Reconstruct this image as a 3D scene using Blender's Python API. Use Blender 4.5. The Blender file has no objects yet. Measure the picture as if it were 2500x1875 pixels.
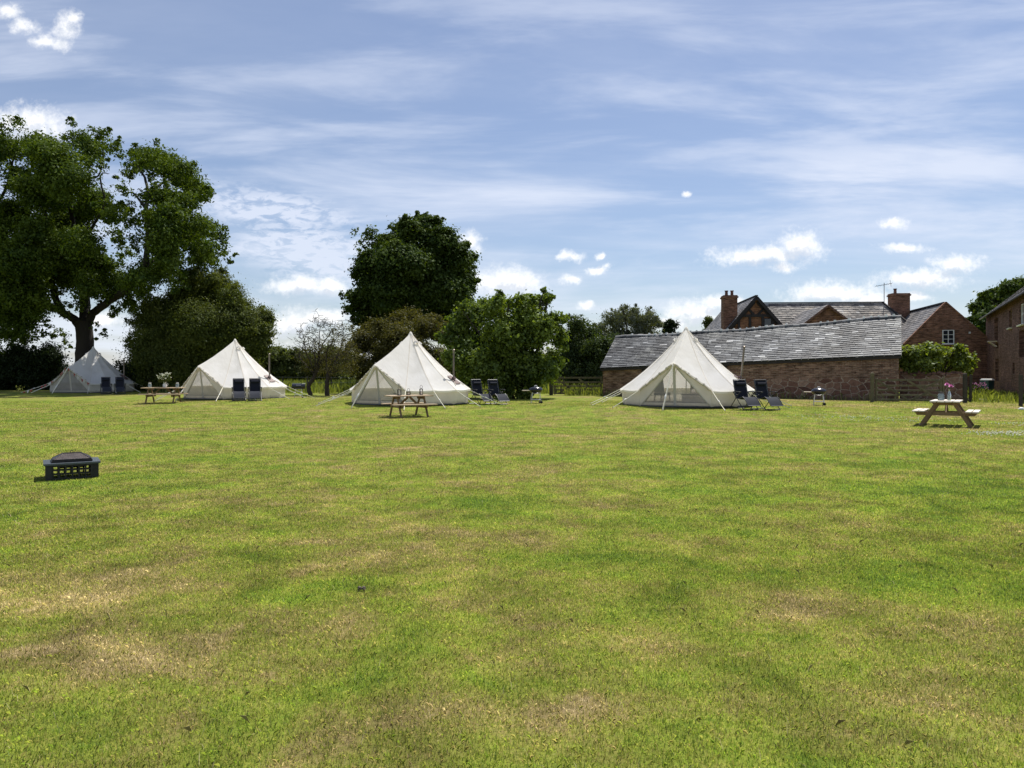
import bpy, math, random
import numpy as np
from mathutils import Vector, Matrix
R = math.radians
scene = bpy.context.scene
col = scene.collection
random.seed(7)

# ---------------------------------------------------------------- camera, sun, sky, exposure
CAM_H, F, CX, HOR = 1.6, 1850.0, 1250.0, 907.0
cam_data = bpy.data.cameras.new('camera')
cam = bpy.data.objects.new('camera', cam_data); col.objects.link(cam)
cam.location = (0, 0, CAM_H); cam.rotation_euler = (R(90), 0, 0)
cam_data.sensor_width = 36.0; cam_data.lens = F / 2500 * 36
cam_data.shift_y = -(937.5 - HOR) / 2500
cam_data.clip_start = 0.1; cam_data.clip_end = 6000
scene.camera = cam

SUN_EL, SUN_AZ = 61.0, 30.0            # sun ahead of the camera, a little to the right, high
sun_dir = Vector((math.sin(R(SUN_AZ)) * math.cos(R(SUN_EL)), math.cos(R(SUN_AZ)) * math.cos(R(SUN_EL)), math.sin(R(SUN_EL))))
sl = bpy.data.lights.new('sun', 'SUN'); sl.energy = 5.0; sl.angle = R(0.53); sl.color = (1.0, 0.95, 0.87)
so = bpy.data.objects.new('sun', sl); col.objects.link(so)
so.rotation_euler = sun_dir.to_track_quat('Z', 'Y').to_euler(); so.location = (20, 60, 80)

scene.view_settings.view_transform = 'Standard'; scene.view_settings.look = 'None'
scene.view_settings.gamma = 1.0; scene.view_settings.exposure = 0.40
scene.render.engine = 'CYCLES'
scene.cycles.max_bounces = 7; scene.cycles.transparent_max_bounces = 12
scene.cycles.diffuse_bounces = 4; scene.cycles.glossy_bounces = 3; scene.cycles.transmission_bounces = 6
scene.cycles.caustics_reflective = False; scene.cycles.caustics_refractive = False

def P(u, v, Y):
    return Vector(((u - CX) / F * Y, Y, CAM_H - (v - HOR) / F * Y))

# ---------------------------------------------------------------- node helpers
class NT:
    def __init__(self, tree): self.t = tree
    def n(self, kind, **kw):
        nd = self.t.nodes.new(kind)
        ins = kw.pop('ins', {})
        for k, v in kw.items(): setattr(nd, k, v)
        for k, v in ins.items():
            if isinstance(v, bpy.types.NodeSocket): self.t.links.new(v, nd.inputs[k])
            else: nd.inputs[k].default_value = v
        return nd
    def math(self, op, a, b=None, c=None, clamp=False):
        nd = self.t.nodes.new('ShaderNodeMath'); nd.operation = op; nd.use_clamp = clamp
        for i, x in enumerate((a, b, c)):
            if x is None: continue
            if isinstance(x, bpy.types.NodeSocket): self.t.links.new(x, nd.inputs[i])
            else: nd.inputs[i].default_value = x
        return nd.outputs[0]
    def vmath(self, op, a, b=None, c=None, out=0):
        nd = self.t.nodes.new('ShaderNodeVectorMath'); nd.operation = op
        for i, x in enumerate((a, b, c)):
            if x is None: continue
            if isinstance(x, bpy.types.NodeSocket): self.t.links.new(x, nd.inputs[i])
            else: nd.inputs[i].default_value = x
        return nd.outputs['Value'] if op in ('LENGTH', 'DOT_PRODUCT', 'DISTANCE') else nd.outputs[0]
    def noise(self, vec, scale, detail=3, rough=.55, dist=0.0, col=False):
        nd = self.n('ShaderNodeTexNoise', ins={'Scale': scale, 'Detail': detail, 'Roughness': rough, 'Distortion': dist})
        if vec is not None: self.t.links.new(vec, nd.inputs['Vector'])
        return nd.outputs['Color' if col else 'Fac']
    def ramp(self, fac, stops, interp='LINEAR'):
        nd = self.t.nodes.new('ShaderNodeValToRGB'); cr = nd.color_ramp; cr.interpolation = interp
        while len(cr.elements) < len(stops): cr.elements.new(0.5)
        for e, (p, c) in zip(cr.elements, stops):
            e.position = p; e.color = (c, c, c, 1) if isinstance(c, (int, float)) else tuple(c) + (1,)
        self.t.links.new(fac, nd.inputs[0]); return nd.outputs[0]
    def mix(self, fac, a, b, mode='MIX'):
        nd = self.t.nodes.new('ShaderNodeMix'); nd.data_type = 'RGBA'; nd.blend_type = mode; nd.clamp_factor = True
        for k, x in ((0, fac), (6, a), (7, b)):
            if isinstance(x, bpy.types.NodeSocket): self.t.links.new(x, nd.inputs[k])
            elif k == 0: nd.inputs[0].default_value = x
            else: nd.inputs[k].default_value = tuple(x) + (1,) if len(x) == 3 else x
        return nd.outputs[2]
    def smooth(self, x, a, b):
        nd = self.t.nodes.new('ShaderNodeMapRange'); nd.interpolation_type = 'SMOOTHSTEP'
        self.t.links.new(x, nd.inputs[0]); nd.inputs[1].default_value = a; nd.inputs[2].default_value = b
        return nd.outputs[0]

# ---------------------------------------------------------------- the sky: Nishita, thin cirrus, small cumulus
world = bpy.data.worlds.new('World'); scene.world = world; world.use_nodes = True
world.node_tree.nodes.clear(); W = NT(world.node_tree)
# cumulus centres as compass tangent (x/y) and elevation tangent (z/y): (u, v, half width, half height) on the 2212 px picture
CUM = [(1645,556,118,22),(1722,535,58,36),(1700,580,26,12),(1500,676,66,34),(1450,700,50,16),(1800,634,110,26),(1880,650,70,18),(1985,607,92,24),
       (2060,574,62,20),(1945,535,56,11),(1930,481,34,12),(1085,610,84,30),(1130,614,46,26),(1008,523,28,28),(1230,552,26,12),
       (1285,583,28,10),(1292,552,15,7),(1235,606,17,12),(1265,660,26,8),(1485,414,9,8),(640,616,80,19),
       (710,620,44,20),(640,702,70,36),(560,725,60,26),(18,22,34,17),(52,55,34,18),(98,86,32,15),(136,92,30,16),(142,58,30,34),(158,36,16,18),(45,272,105,44),(215,690,44,22),(30,650,70,30),
       (1985,650,40,13),(2180,640,60,16),(1560,650,60,14),(700,690,60,22)]
grp = bpy.data.node_groups.new('cumulus_density', 'ShaderNodeTree')
grp.interface.new_socket('Vector', in_out='INPUT', socket_type='NodeSocketVector')
grp.interface.new_socket('Density', in_out='OUTPUT', socket_type='NodeSocketFloat')
G = NT(grp); gi = G.n('NodeGroupInput'); go = G.n('NodeGroupOutput')
pv = gi.outputs[0]
warp = G.noise(pv, 26, 5, .6, col=True)
warp2 = G.noise(pv, 8, 2, .5, col=True)
pw = G.vmath('ADD', pv, G.vmath('MULTIPLY_ADD', warp, (.034, .024, 0), (-.017, -.012, 0)))
pw = G.vmath('ADD', pw, G.vmath('MULTIPLY_ADD', warp2, (.040, .018, 0), (-.020, -.009, 0)))
best = None
for (su, sv, ru, rv) in CUM:
    a, b = (su * 1.1302 - CX) / F, -(sv * 1.1302 - HOR) / F
    ra, rb = ru * 1.1302 / F, rv * 1.1302 / F
    d = G.vmath('LENGTH', G.vmath('MULTIPLY_ADD', pw, (1 / ra, 1 / rb, 0), (-a / ra, -b / rb, 0)))
    best = d if best is None else G.math('MINIMUM', best, d)
fine = G.math('ADD', G.math('MULTIPLY', G.noise(pv, 55, 5, .62), .62), G.math('MULTIPLY', G.noise(pv, 170, 5, .65), .38))
dd = G.math('ADD', G.math('SUBTRACT', 1.30, best), G.math('MULTIPLY', G.math('SUBTRACT', fine, .5), 2.3))
grp.links.new(G.smooth(dd, -.10, 1.30), go.inputs[0])

tc = W.n('ShaderNodeTexCoord'); sep = W.n('ShaderNodeSeparateXYZ', ins={0: tc.outputs['Generated']})
X_, Y_, Z_ = sep.outputs
front = W.smooth(Y_, 0.02, .15)
yy = W.math('MAXIMUM', Y_, .02)
tan = W.n('ShaderNodeCombineXYZ', ins={0: W.math('DIVIDE', X_, yy), 1: W.math('DIVIDE', Z_, yy)}).outputs[0]
zz = W.math('MAXIMUM', W.math('ADD', Z_, .06), .02)
plane = W.n('ShaderNodeCombineXYZ', ins={0: W.math('DIVIDE', X_, zz), 1: W.math('DIVIDE', Y_, zz)}).outputs[0]
def cum(vec):
    g = W.t.nodes.new('ShaderNodeGroup'); g.node_tree = grp; W.t.links.new(vec, g.inputs[0]); return g.outputs[0]
c1 = W.math('MULTIPLY', cum(tan), front)
c2 = cum(W.vmath('ADD', tan, (.003, .013, 0)))
sky = W.n('ShaderNodeTexSky', sky_type='NISHITA', sun_disc=False, sun_elevation=R(SUN_EL), sun_rotation=R(SUN_AZ),
          altitude=60, air_density=1.0, dust_density=.6, ozone_density=2.2)
skyc = W.mix(1.0, sky.outputs[0], (1.0, .985, 1.045), 'MULTIPLY')
# cirrus sheets: long streaks on a high plane, rippled in places
rot = W.n('ShaderNodeMapping', ins={'Vector': plane, 'Rotation': (0, 0, R(-12)), 'Scale': (.16, .62, 1)}).outputs[0]
ci = W.noise(rot, 1.3, 7, .62, .5)
ci2 = W.noise(plane, .28, 3, .5, .3)
cir = W.math('MULTIPLY', W.smooth(ci, .40, .70), W.smooth(ci2, .22, .62))
tilt = W.n('ShaderNodeMapping', ins={'Vector': tan, 'Rotation': (0, 0, R(-7)), 'Scale': (1.3, 7.5, 1)}).outputs[0]
st = W.noise(tilt, 1.6, 6, .58, .35)
band = W.smooth(st, .42, .68)
lowf = W.math('MULTIPLY', W.smooth(Z_, .50, .0), .55)
veil = W.math('ADD', W.math('MULTIPLY_ADD', cir, .46, .11), W.math('MULTIPLY', band, W.math('ADD', .36, lowf)))
# altocumulus ripples, one patch between the trees and a softer veil right of it
def blob(su, sv, ru, rv, ang=0):
    a, b = (su * 1.1302 - CX) / F, -(sv * 1.1302 - HOR) / F
    m = W.n('ShaderNodeMapping', vector_type='TEXTURE', ins={'Vector': tan, 'Location': (a, b, 0), 'Rotation': (0, 0, R(ang)), 'Scale': (ru * 1.1302 / F, rv * 1.1302 / F, 1)}).outputs[0]
    return W.smooth(W.vmath('LENGTH', m), 1.15, .15)
rm = W.n('ShaderNodeMapping', ins={'Vector': tan, 'Rotation': (0, 0, R(24)), 'Scale': (22, 62, 1)}).outputs[0]
rip = W.noise(rm, 1.7, 5, .62, .5)
patch = W.math('MULTIPLY', W.math('MAXIMUM', blob(590, 455, 240, 60, -10), blob(660, 535, 210, 100, -18)), W.smooth(rip, .38, .60))
veil = W.math('ADD', veil, W.math('MULTIPLY', patch, .85))
veil = W.math('ADD', veil, W.math('MULTIPLY', blob(1050, 450, 330, 80, 6), .20))
veil = W.math('ADD', veil, W.math('MULTIPLY', blob(1750, 400, 600, 75, 9), W.math('MULTIPLY', band, .30)), clamp=True)
hz = W.smooth(Z_, .17, -.02)
cirrus_col = W.mix(hz, (8.1, 8.7, 10.1), (8.5, 9.2, 10.3))
base = W.mix(W.math('MULTIPLY', veil, .80), skyc, cirrus_col)
cumc = W.mix(W.smooth(c2, .30, 1.0), (11.6, 11.6, 11.6), (7.6, 8.1, 9.0))
full = W.mix(c1, base, cumc)
bg = W.n('ShaderNodeBackground', ins={'Color': full, 'Strength': .077})
W.n('ShaderNodeOutputWorld', ins={'Surface': bg.outputs[0]})

# ---------------------------------------------------------------- ground height
GP = [(0,0,0,5),(0,6,0,4),(-7,12.4,-.17,3),(5,12,-.06,5),(12,12,-.02,5),(-3,18,-.02,4),(12.5,21.6,.07,3),(5,20,.03,4),(-3.5,26,.04,2.6),(-17,35.5,.07,2.4),(-14,28,.03,4),
      (6.9,29.8,.35,2.6),(8.4,27,.24,1.3),(-4.4,32.6,.31,2.6),(-1.2,32.7,.17,1.3),(-14.4,39.4,.35,2.6),(-12.8,36.2,.2,1.2),(-28.2,51,.27,3),(-25.5,48,.17,1.5),
      (13.3,33,.12,2),(1,34.5,.15,2),(-11.8,42,.1,2),(19,37.5,.14,2.5),(14,40,.17,2.5),(5.4,45,.16,3),(4,46,.13,3),(0,42,.12,3),(-20,45,.2,3),(-30,40,.1,5),(-40,55,.2,6),
      (24,30,.08,5),(24,40,.1,4),(30,50,.1,6),(-10,55,.15,6),(15,60,.12,8),(0,80,.12,14),(40,70,.12,14),(-50,80,.12,14)]
_gp = np.array(GP)
def g_np(x, y):
    x = np.asarray(x, float); y = np.asarray(y, float)
    num = np.full(x.shape, .1 * 1e-4); den = np.full(x.shape, 1e-4)
    for px, py, pz, s in _gp:
        w = np.exp(-((x - px) ** 2 + (y - py) ** 2) / (2 * s * s)) / (s * .3)
        num += w * pz; den += w
    return num / den
def g(x, y): return float(g_np([x], [y])[0])

# ---------------------------------------------------------------- mesh builder and object helpers
class MB:
    def __init__(self): self.v = []; self.f = []; self.r = []
    def add(self, vs, fs, rnd=None):
        o = len(self.v); self.v += [tuple(p) for p in vs]; self.f += [tuple(i + o for i in q) for q in fs]
        rr = random.random() if rnd is None else rnd
        self.r += [rr] * len(fs); return self
    def box(self, c, s, rz=0, M=None, rnd=None, taper=1.0):
        hx, hy, hz = s[0] / 2, s[1] / 2, s[2] / 2
        vs = [Vector((x * hx * (taper if z > 0 else 1), y * hy * (taper if z > 0 else 1), z * hz)) for z in (-1, 1) for y in (-1, 1) for x in (-1, 1)]
        m = M if M is not None else Matrix.Rotation(rz, 3, 'Z')
        vs = [m @ p + Vector(c) for p in vs]
        return self.add(vs, [(0, 2, 3, 1), (4, 5, 7, 6), (0, 1, 5, 4), (2, 6, 7, 3), (0, 4, 6, 2), (1, 3, 7, 5)], rnd)
    def beam(self, a, b, w, h, up=(0, 0, 1), rnd=None):            # rectangular bar from a to b
        a = Vector(a); b = Vector(b); d = b - a; L = d.length; d.normalize()
        u = Vector(up); s = d.cross(u)
        if s.length < 1e-4: s = d.cross(Vector((1, 0, 0)))
        s.normalize(); u = s.cross(d)
        m = Matrix((d, s, u)).transposed()
        return self.box((a + b) / 2, (L, w, h), M=m, rnd=rnd)
    def tube(self, pts, rad, seg=6, cap=True, rnd=None):
        pts = [Vector(p) for p in pts]; n = len(pts)
        rads = rad if isinstance(rad, (list, tuple)) else [rad] * n
        vs = []; nrm = None
        for i, p in enumerate(pts):
            d = (pts[min(i + 1, n - 1)] - pts[max(i - 1, 0)])
            if d.length < 1e-9: d = Vector((0, 0, 1))
            d.normalize()
            if nrm is None: nrm = d.orthogonal()
            else:
                nrm = nrm - d * nrm.dot(d)
                if nrm.length < 1e-6: nrm = d.orthogonal()
            nrm.normalize(); bi = d.cross(nrm)
            for k in range(seg):
                t = 2 * math.pi * k / seg
                vs.append(p + (nrm * math.cos(t) + bi * math.sin(t)) * rads[i])
        fs = [(i * seg + k, i * seg + (k + 1) % seg, (i + 1) * seg + (k + 1) % seg, (i + 1) * seg + k) for i in range(n - 1) for k in range(seg)]
        if cap: fs += [tuple(range(seg - 1, -1, -1)), tuple(range((n - 1) * seg, n * seg))]
        return self.add(vs, fs, rnd)
    def lathe(self, prof, seg=20, c=(0, 0, 0), sx=1, sy=1, rnd=None):
        vs = []; m = len(prof)
        for k in range(seg):
            t = 2 * math.pi * k / seg
            vs += [(c[0] + r * math.cos(t) * sx, c[1] + r * math.sin(t) * sy, c[2] + z) for r, z in prof]
        fs = [(k * m + i, ((k + 1) % seg) * m + i, ((k + 1) % seg) * m + i + 1, k * m + i + 1) for k in range(seg) for i in range(m - 1)]
        return self.add(vs, fs, rnd)
    def prism(self, poly, off, rnd=None):                        # polygon (3D points) pushed along off
        n = len(poly); off = Vector(off)
        vs = [Vector(p) for p in poly] + [Vector(p) + off for p in poly]
        fs = [tuple(range(n - 1, -1, -1)), tuple(range(n, 2 * n))] + [(i, (i + 1) % n, n + (i + 1) % n, n + i) for i in range(n)]
        return self.add(vs, fs, rnd)

def link(name, me, mat, parent=None):
    o = bpy.data.objects.new(name, me); col.objects.link(o)
    if mat is not None: me.materials.append(mat)
    if parent is not None: o.parent = parent
    return o
def ob(name, mb, mat, parent=None, smooth=False, bevel=0):
    me = bpy.data.meshes.new(name); me.from_pydata(mb.v, [], mb.f); me.update()
    at = me.attributes.new('rnd', 'FLOAT', 'FACE'); at.data.foreach_set('value', mb.r)
    import bmesh
    bm = bmesh.new(); bm.from_mesh(me); bmesh.ops.recalc_face_normals(bm, faces=bm.faces)
    if bevel: bmesh.ops.bevel(bm, geom=list(bm.edges), offset=bevel, segments=2, affect='EDGES', profile=.6, clamp_overlap=True)
    bm.to_mesh(me); bm.free()
    if smooth:
        me.polygons.foreach_set('use_smooth', [True] * len(me.polygons))
        try: me.set_sharp_from_angle(angle=R(42))
        except Exception: pass
    return link(name, me, mat, parent)
def np_mesh(name, verts, faces_n, nper, mat, parent=None, rnd=None, smooth=False, extra=None):
    """verts (N,3); faces_n (M,nper) indices; rnd per face"""
    me = bpy.data.meshes.new(name); N = len(verts); M_ = len(faces_n)
    me.vertices.add(N); me.vertices.foreach_set('co', np.ascontiguousarray(verts, np.float32).ravel())
    me.loops.add(M_ * nper); me.loops.foreach_set('vertex_index', np.ascontiguousarray(faces_n, np.int32).ravel())
    me.polygons.add(M_); me.polygons.foreach_set('loop_start', np.arange(M_, dtype=np.int32) * nper)
    me.polygons.foreach_set('loop_total', np.full(M_, nper, np.int32))
    me.update(calc_edges=True)
    if rnd is not None:
        at = me.attributes.new('rnd', 'FLOAT', 'FACE'); at.data.foreach_set('value', np.ascontiguousarray(rnd, np.float32))
    if smooth: me.polygons.foreach_set('use_smooth', np.ones(M_, bool))
    return link(name, me, mat, parent)
def tag(o, label=None, cat=None, group=None, kind=None):
    if label: o['label'] = label
    if cat: o['category'] = cat
    if group: o['group'] = group
    if kind: o['kind'] = kind
    return o
def thing(name, label, cat, loc=(0, 0, 0), rz=0, group=None):
    o = bpy.data.objects.new(name, None); col.objects.link(o); o.location = loc; o.rotation_euler = (0, 0, rz)
    o.empty_display_size = .2
    return tag(o, label, cat, group)
def copy_tree(o, parent=None):
    c = o.copy(); col.objects.link(c); c.parent = parent
    for ch in list(o.children): copy_tree(ch, c)
    return c

# ---------------------------------------------------------------- materials
def new_mat(name):
    m = bpy.data.materials.new(name); m.use_nodes = True; m.node_tree.nodes.clear(); return m, NT(m.node_tree)
def finish(T, shader, bump=None):
    T.n('ShaderNodeOutputMaterial', ins={'Surface': shader})
def pm(name, c, rough=.6, var=.25, scale=6, metal=0, bump=0, bscale=40, stretch=None, spec=.4, dirt=None):
    m, T = new_mat(name)
    tc = T.n('ShaderNodeTexCoord'); vec = tc.outputs['Object']
    if stretch: vec = T.n('ShaderNodeMapping', ins={'Vector': vec, 'Scale': stretch}).outputs[0]
    nz = T.noise(vec, scale, 5, .6)
    at = T.n('ShaderNodeAttribute', attribute_name='rnd').outputs['Fac']
    k = T.math('ADD', T.math('MULTIPLY', nz, .7), T.math('MULTIPLY', at, .3))
    lo = tuple(x * (1 - var) for x in c); hi = tuple(min(1, x * (1 + var)) for x in c)
    cc = T.ramp(k, [(.25, lo), (.75, hi)])
    if dirt: cc = T.mix(T.math('MULTIPLY', T.smooth(T.noise(vec, scale * .37, 6, .65), .5, .72), .7), cc, dirt)
    b = T.n('ShaderNodeBsdfPrincipled', ins={'Base Color': cc, 'Metallic': metal, 'Roughness': T.math('ADD', rough - .1, T.math('MULTIPLY', nz, .2)), 'Specular IOR Level': spec})
    if bump:
        bn = T.n('ShaderNodeBump', ins={'Strength': bump, 'Distance': .02, 'Height': T.noise(vec, bscale, 4, .6)}); m.node_tree.links.new(bn.outputs[0], b.inputs['Normal'])
    finish(T, b.outputs[0]); return m
def leaf_mat(name, dark, light, trans=.45, gloss=.012):
    m, T = new_mat(name)
    at = T.n('ShaderNodeAttribute', attribute_name='rnd').outputs['Fac']
    pos = T.n('ShaderNodeNewGeometry').outputs['Position']
    k = T.math('ADD', T.math('MULTIPLY', at, .75), T.math('MULTIPLY', T.noise(pos, .55, 3, .5), .4))
    c = T.ramp(k, [(.2, dark), (.85, light)])
    d = T.n('ShaderNodeBsdfDiffuse', ins={'Color': c})
    tcol = T.mix(1.0, c, (1.35, 1.35, .40), 'MULTIPLY')
    t = T.n('ShaderNodeBsdfTranslucent', ins={'Color': tcol})
    s1 = T.n('ShaderNodeMixShader', ins={0: trans, 1: d.outputs[0], 2: t.outputs[0]})
    gl = T.n('ShaderNodeBsdfGlossy', ins={'Roughness': .55, 'Color': (.8, .85, .9, 1)})
    s2 = T.n('ShaderNodeMixShader', ins={0: gloss, 1: s1.outputs[0], 2: gl.outputs[0]})
    finish(T, s2.outputs[0]); return m

# lawn colour shared by the soil sheet and the blades
lg = bpy.data.node_groups.new('lawn_colour', 'ShaderNodeTree')
lg.interface.new_socket('Position', in_out='INPUT', socket_type='NodeSocketVector')
lg.interface.new_socket('Random', in_out='INPUT', socket_type='NodeSocketFloat')
lg.interface.new_socket('Color', in_out='OUTPUT', socket_type='NodeSocketColor')
L = NT(lg); li = L.n('NodeGroupInput'); lo_ = L.n('NodeGroupOutput')
pos, rn = li.outputs[0], li.outputs[1]
flat = L.vmath('MULTIPLY', pos, (1, 1, 0))
n1 = L.noise(flat, .62, 5, .62, .6)
n2 = L.noise(L.vmath('ADD', flat, (31, 7, 0)), 2.0, 4, .65, .5)
n3 = L.noise(L.vmath('ADD', flat, (3, 57, 0)), 7.5, 3, .6)
n4 = L.noise(L.vmath('ADD', flat, (13, 17, 0)), .13, 2, .5)
dry = L.math('ADD', L.math('ADD', L.math('MULTIPLY', L.math('SUBTRACT', L.math('MULTIPLY', n1, 1.5), .25), .46), L.math('MULTIPLY', L.math('SUBTRACT', L.math('MULTIPLY', n2, 1.3), .15), .42)), L.math('ADD', L.math('MULTIPLY', n3, .20), L.math('MULTIPLY', L.math('SUBTRACT', n4, .5), .25)))
dry = L.math('ADD', dry, L.math('MULTIPLY_ADD', rn, .32, -.150))
sepL = L.n('ShaderNodeSeparateXYZ', ins={0: pos}).outputs
def spot(x, y, rx, ry, amt):
    q = L.vmath('MULTIPLY_ADD', flat, (1 / rx, 1 / ry, 0), (-x / rx, -y / ry, 0))
    return L.math('MULTIPLY', L.smooth(L.vmath('LENGTH', q), 1.1, .2), amt)
for s in [(-8.75,12.0,.75,.55,.42),(15.5,38.5,9,3.2,.12),(13.8,33,7,3,.12),(15.5,25,5,2.2,.08),(4.5,4.2,1.2,.6,.16),(3.95,3.15,.7,.5,.18),(.1,3.6,1.1,.35,.14),(-2.4,4.3,1.6,.5,.12),
          (-3.6,5.6,1.2,.8,.13),(21.5,33,4,4,.14),(3.4,8.2,1.2,1.0,.06),(-1.0,7.4,1.6,.6,.07),(-1.6,5.6,.9,.5,-.09),(.6,6.6,1.2,.6,-.08),(-1.2,9.5,1.4,1.,-.10),(2.6,6.0,1.0,.8,-.10),(1.2,14,2,1.5,-.08),(6,10,2,1.5,-.08)]:
    dry = L.math('ADD', dry, spot(*s))
lcol = L.ramp(dry, [(.29, (.085, .152, .020)), (.42, (.150, .228, .026)), (.52, (.208, .258, .038)), (.61, (.226, .240, .055)), (.695, (.255, .222, .084)), (.78, (.34, .275, .135)), (.90, (.56, .48, .29))])
val = L.noise(L.vmath('ADD', flat, (77, 21, 0)), 1.5, 4, .65, .5)
lcol = L.mix(1.0, lcol, L.ramp(val, [(.30, (.94, .88, .9)), (.5, (1.48, 1.40, 1.42)), (.70, (1.98, 1.88, 1.8))]), 'MULTIPLY')
lg.links.new(lcol, lo_.inputs[0])
def lawn_col(T, rnd):
    gnode = T.t.nodes.new('ShaderNodeGroup'); gnode.node_tree = lg
    T.t.links.new(T.n('ShaderNodeNewGeometry').outputs['Position'], gnode.inputs[0])
    if isinstance(rnd, float): gnode.inputs[1].default_value = rnd
    else: T.t.links.new(rnd, gnode.inputs[1])
    return gnode.outputs[0]
m_lawn, T = new_mat('lawn_turf')
gp = T.n('ShaderNodeNewGeometry').outputs['Position']
fn = T.noise(gp, 38, 4, .7)
st_ = T.noise(T.vmath('MULTIPLY', gp, (1, 1, 0)), 9, 5, .7)
rn_ = T.math('ADD', T.math('MULTIPLY', fn, .9), .05)
lc = lawn_col(T, rn_)
lc = T.mix(1.0, lc, T.ramp(T.math('ADD', T.math('MULTIPLY', fn, .5), T.math('MULTIPLY', st_, .5)), [(.30, .36), (.5, .56), (.72, .78)]), 'MULTIPLY')
b = T.n('ShaderNodeBsdfPrincipled', ins={'Base Color': lc, 'Roughness': .95, 'Specular IOR Level': .1})
bn = T.n('ShaderNodeBump', ins={'Strength': .9, 'Distance': .03, 'Height': T.noise(gp, 24, 5, .7)}); m_lawn.node_tree.links.new(bn.outputs[0], b.inputs['Normal'])
finish(T, b.outputs[0])
m_blade, T = new_mat('grass_blade')
at = T.n('ShaderNodeAttribute', attribute_name='rnd').outputs['Fac']
lc = lawn_col(T, at)
gn = T.n('ShaderNodeNewGeometry').outputs['Normal']
nn = T.vmath('NORMALIZE', T.vmath('MULTIPLY_ADD', gn, (.25, .25, .25), (0, 0, .95)))
d = T.n('ShaderNodeBsdfDiffuse', ins={'Color': lc, 'Normal': nn}); t = T.n('ShaderNodeBsdfTranslucent', ins={'Color': T.mix(1.0, lc, (1.05, 1.12, .7), 'MULTIPLY')})
s1 = T.n('ShaderNodeMixShader', ins={0: .48, 1: d.outputs[0], 2: t.outputs[0]})
gl = T.n('ShaderNodeBsdfGlossy', ins={'Roughness': .5})
finish(T, T.n('ShaderNodeMixShader', ins={0: .045, 1: s1.outputs[0], 2: gl.outputs[0]}).outputs[0])

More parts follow.
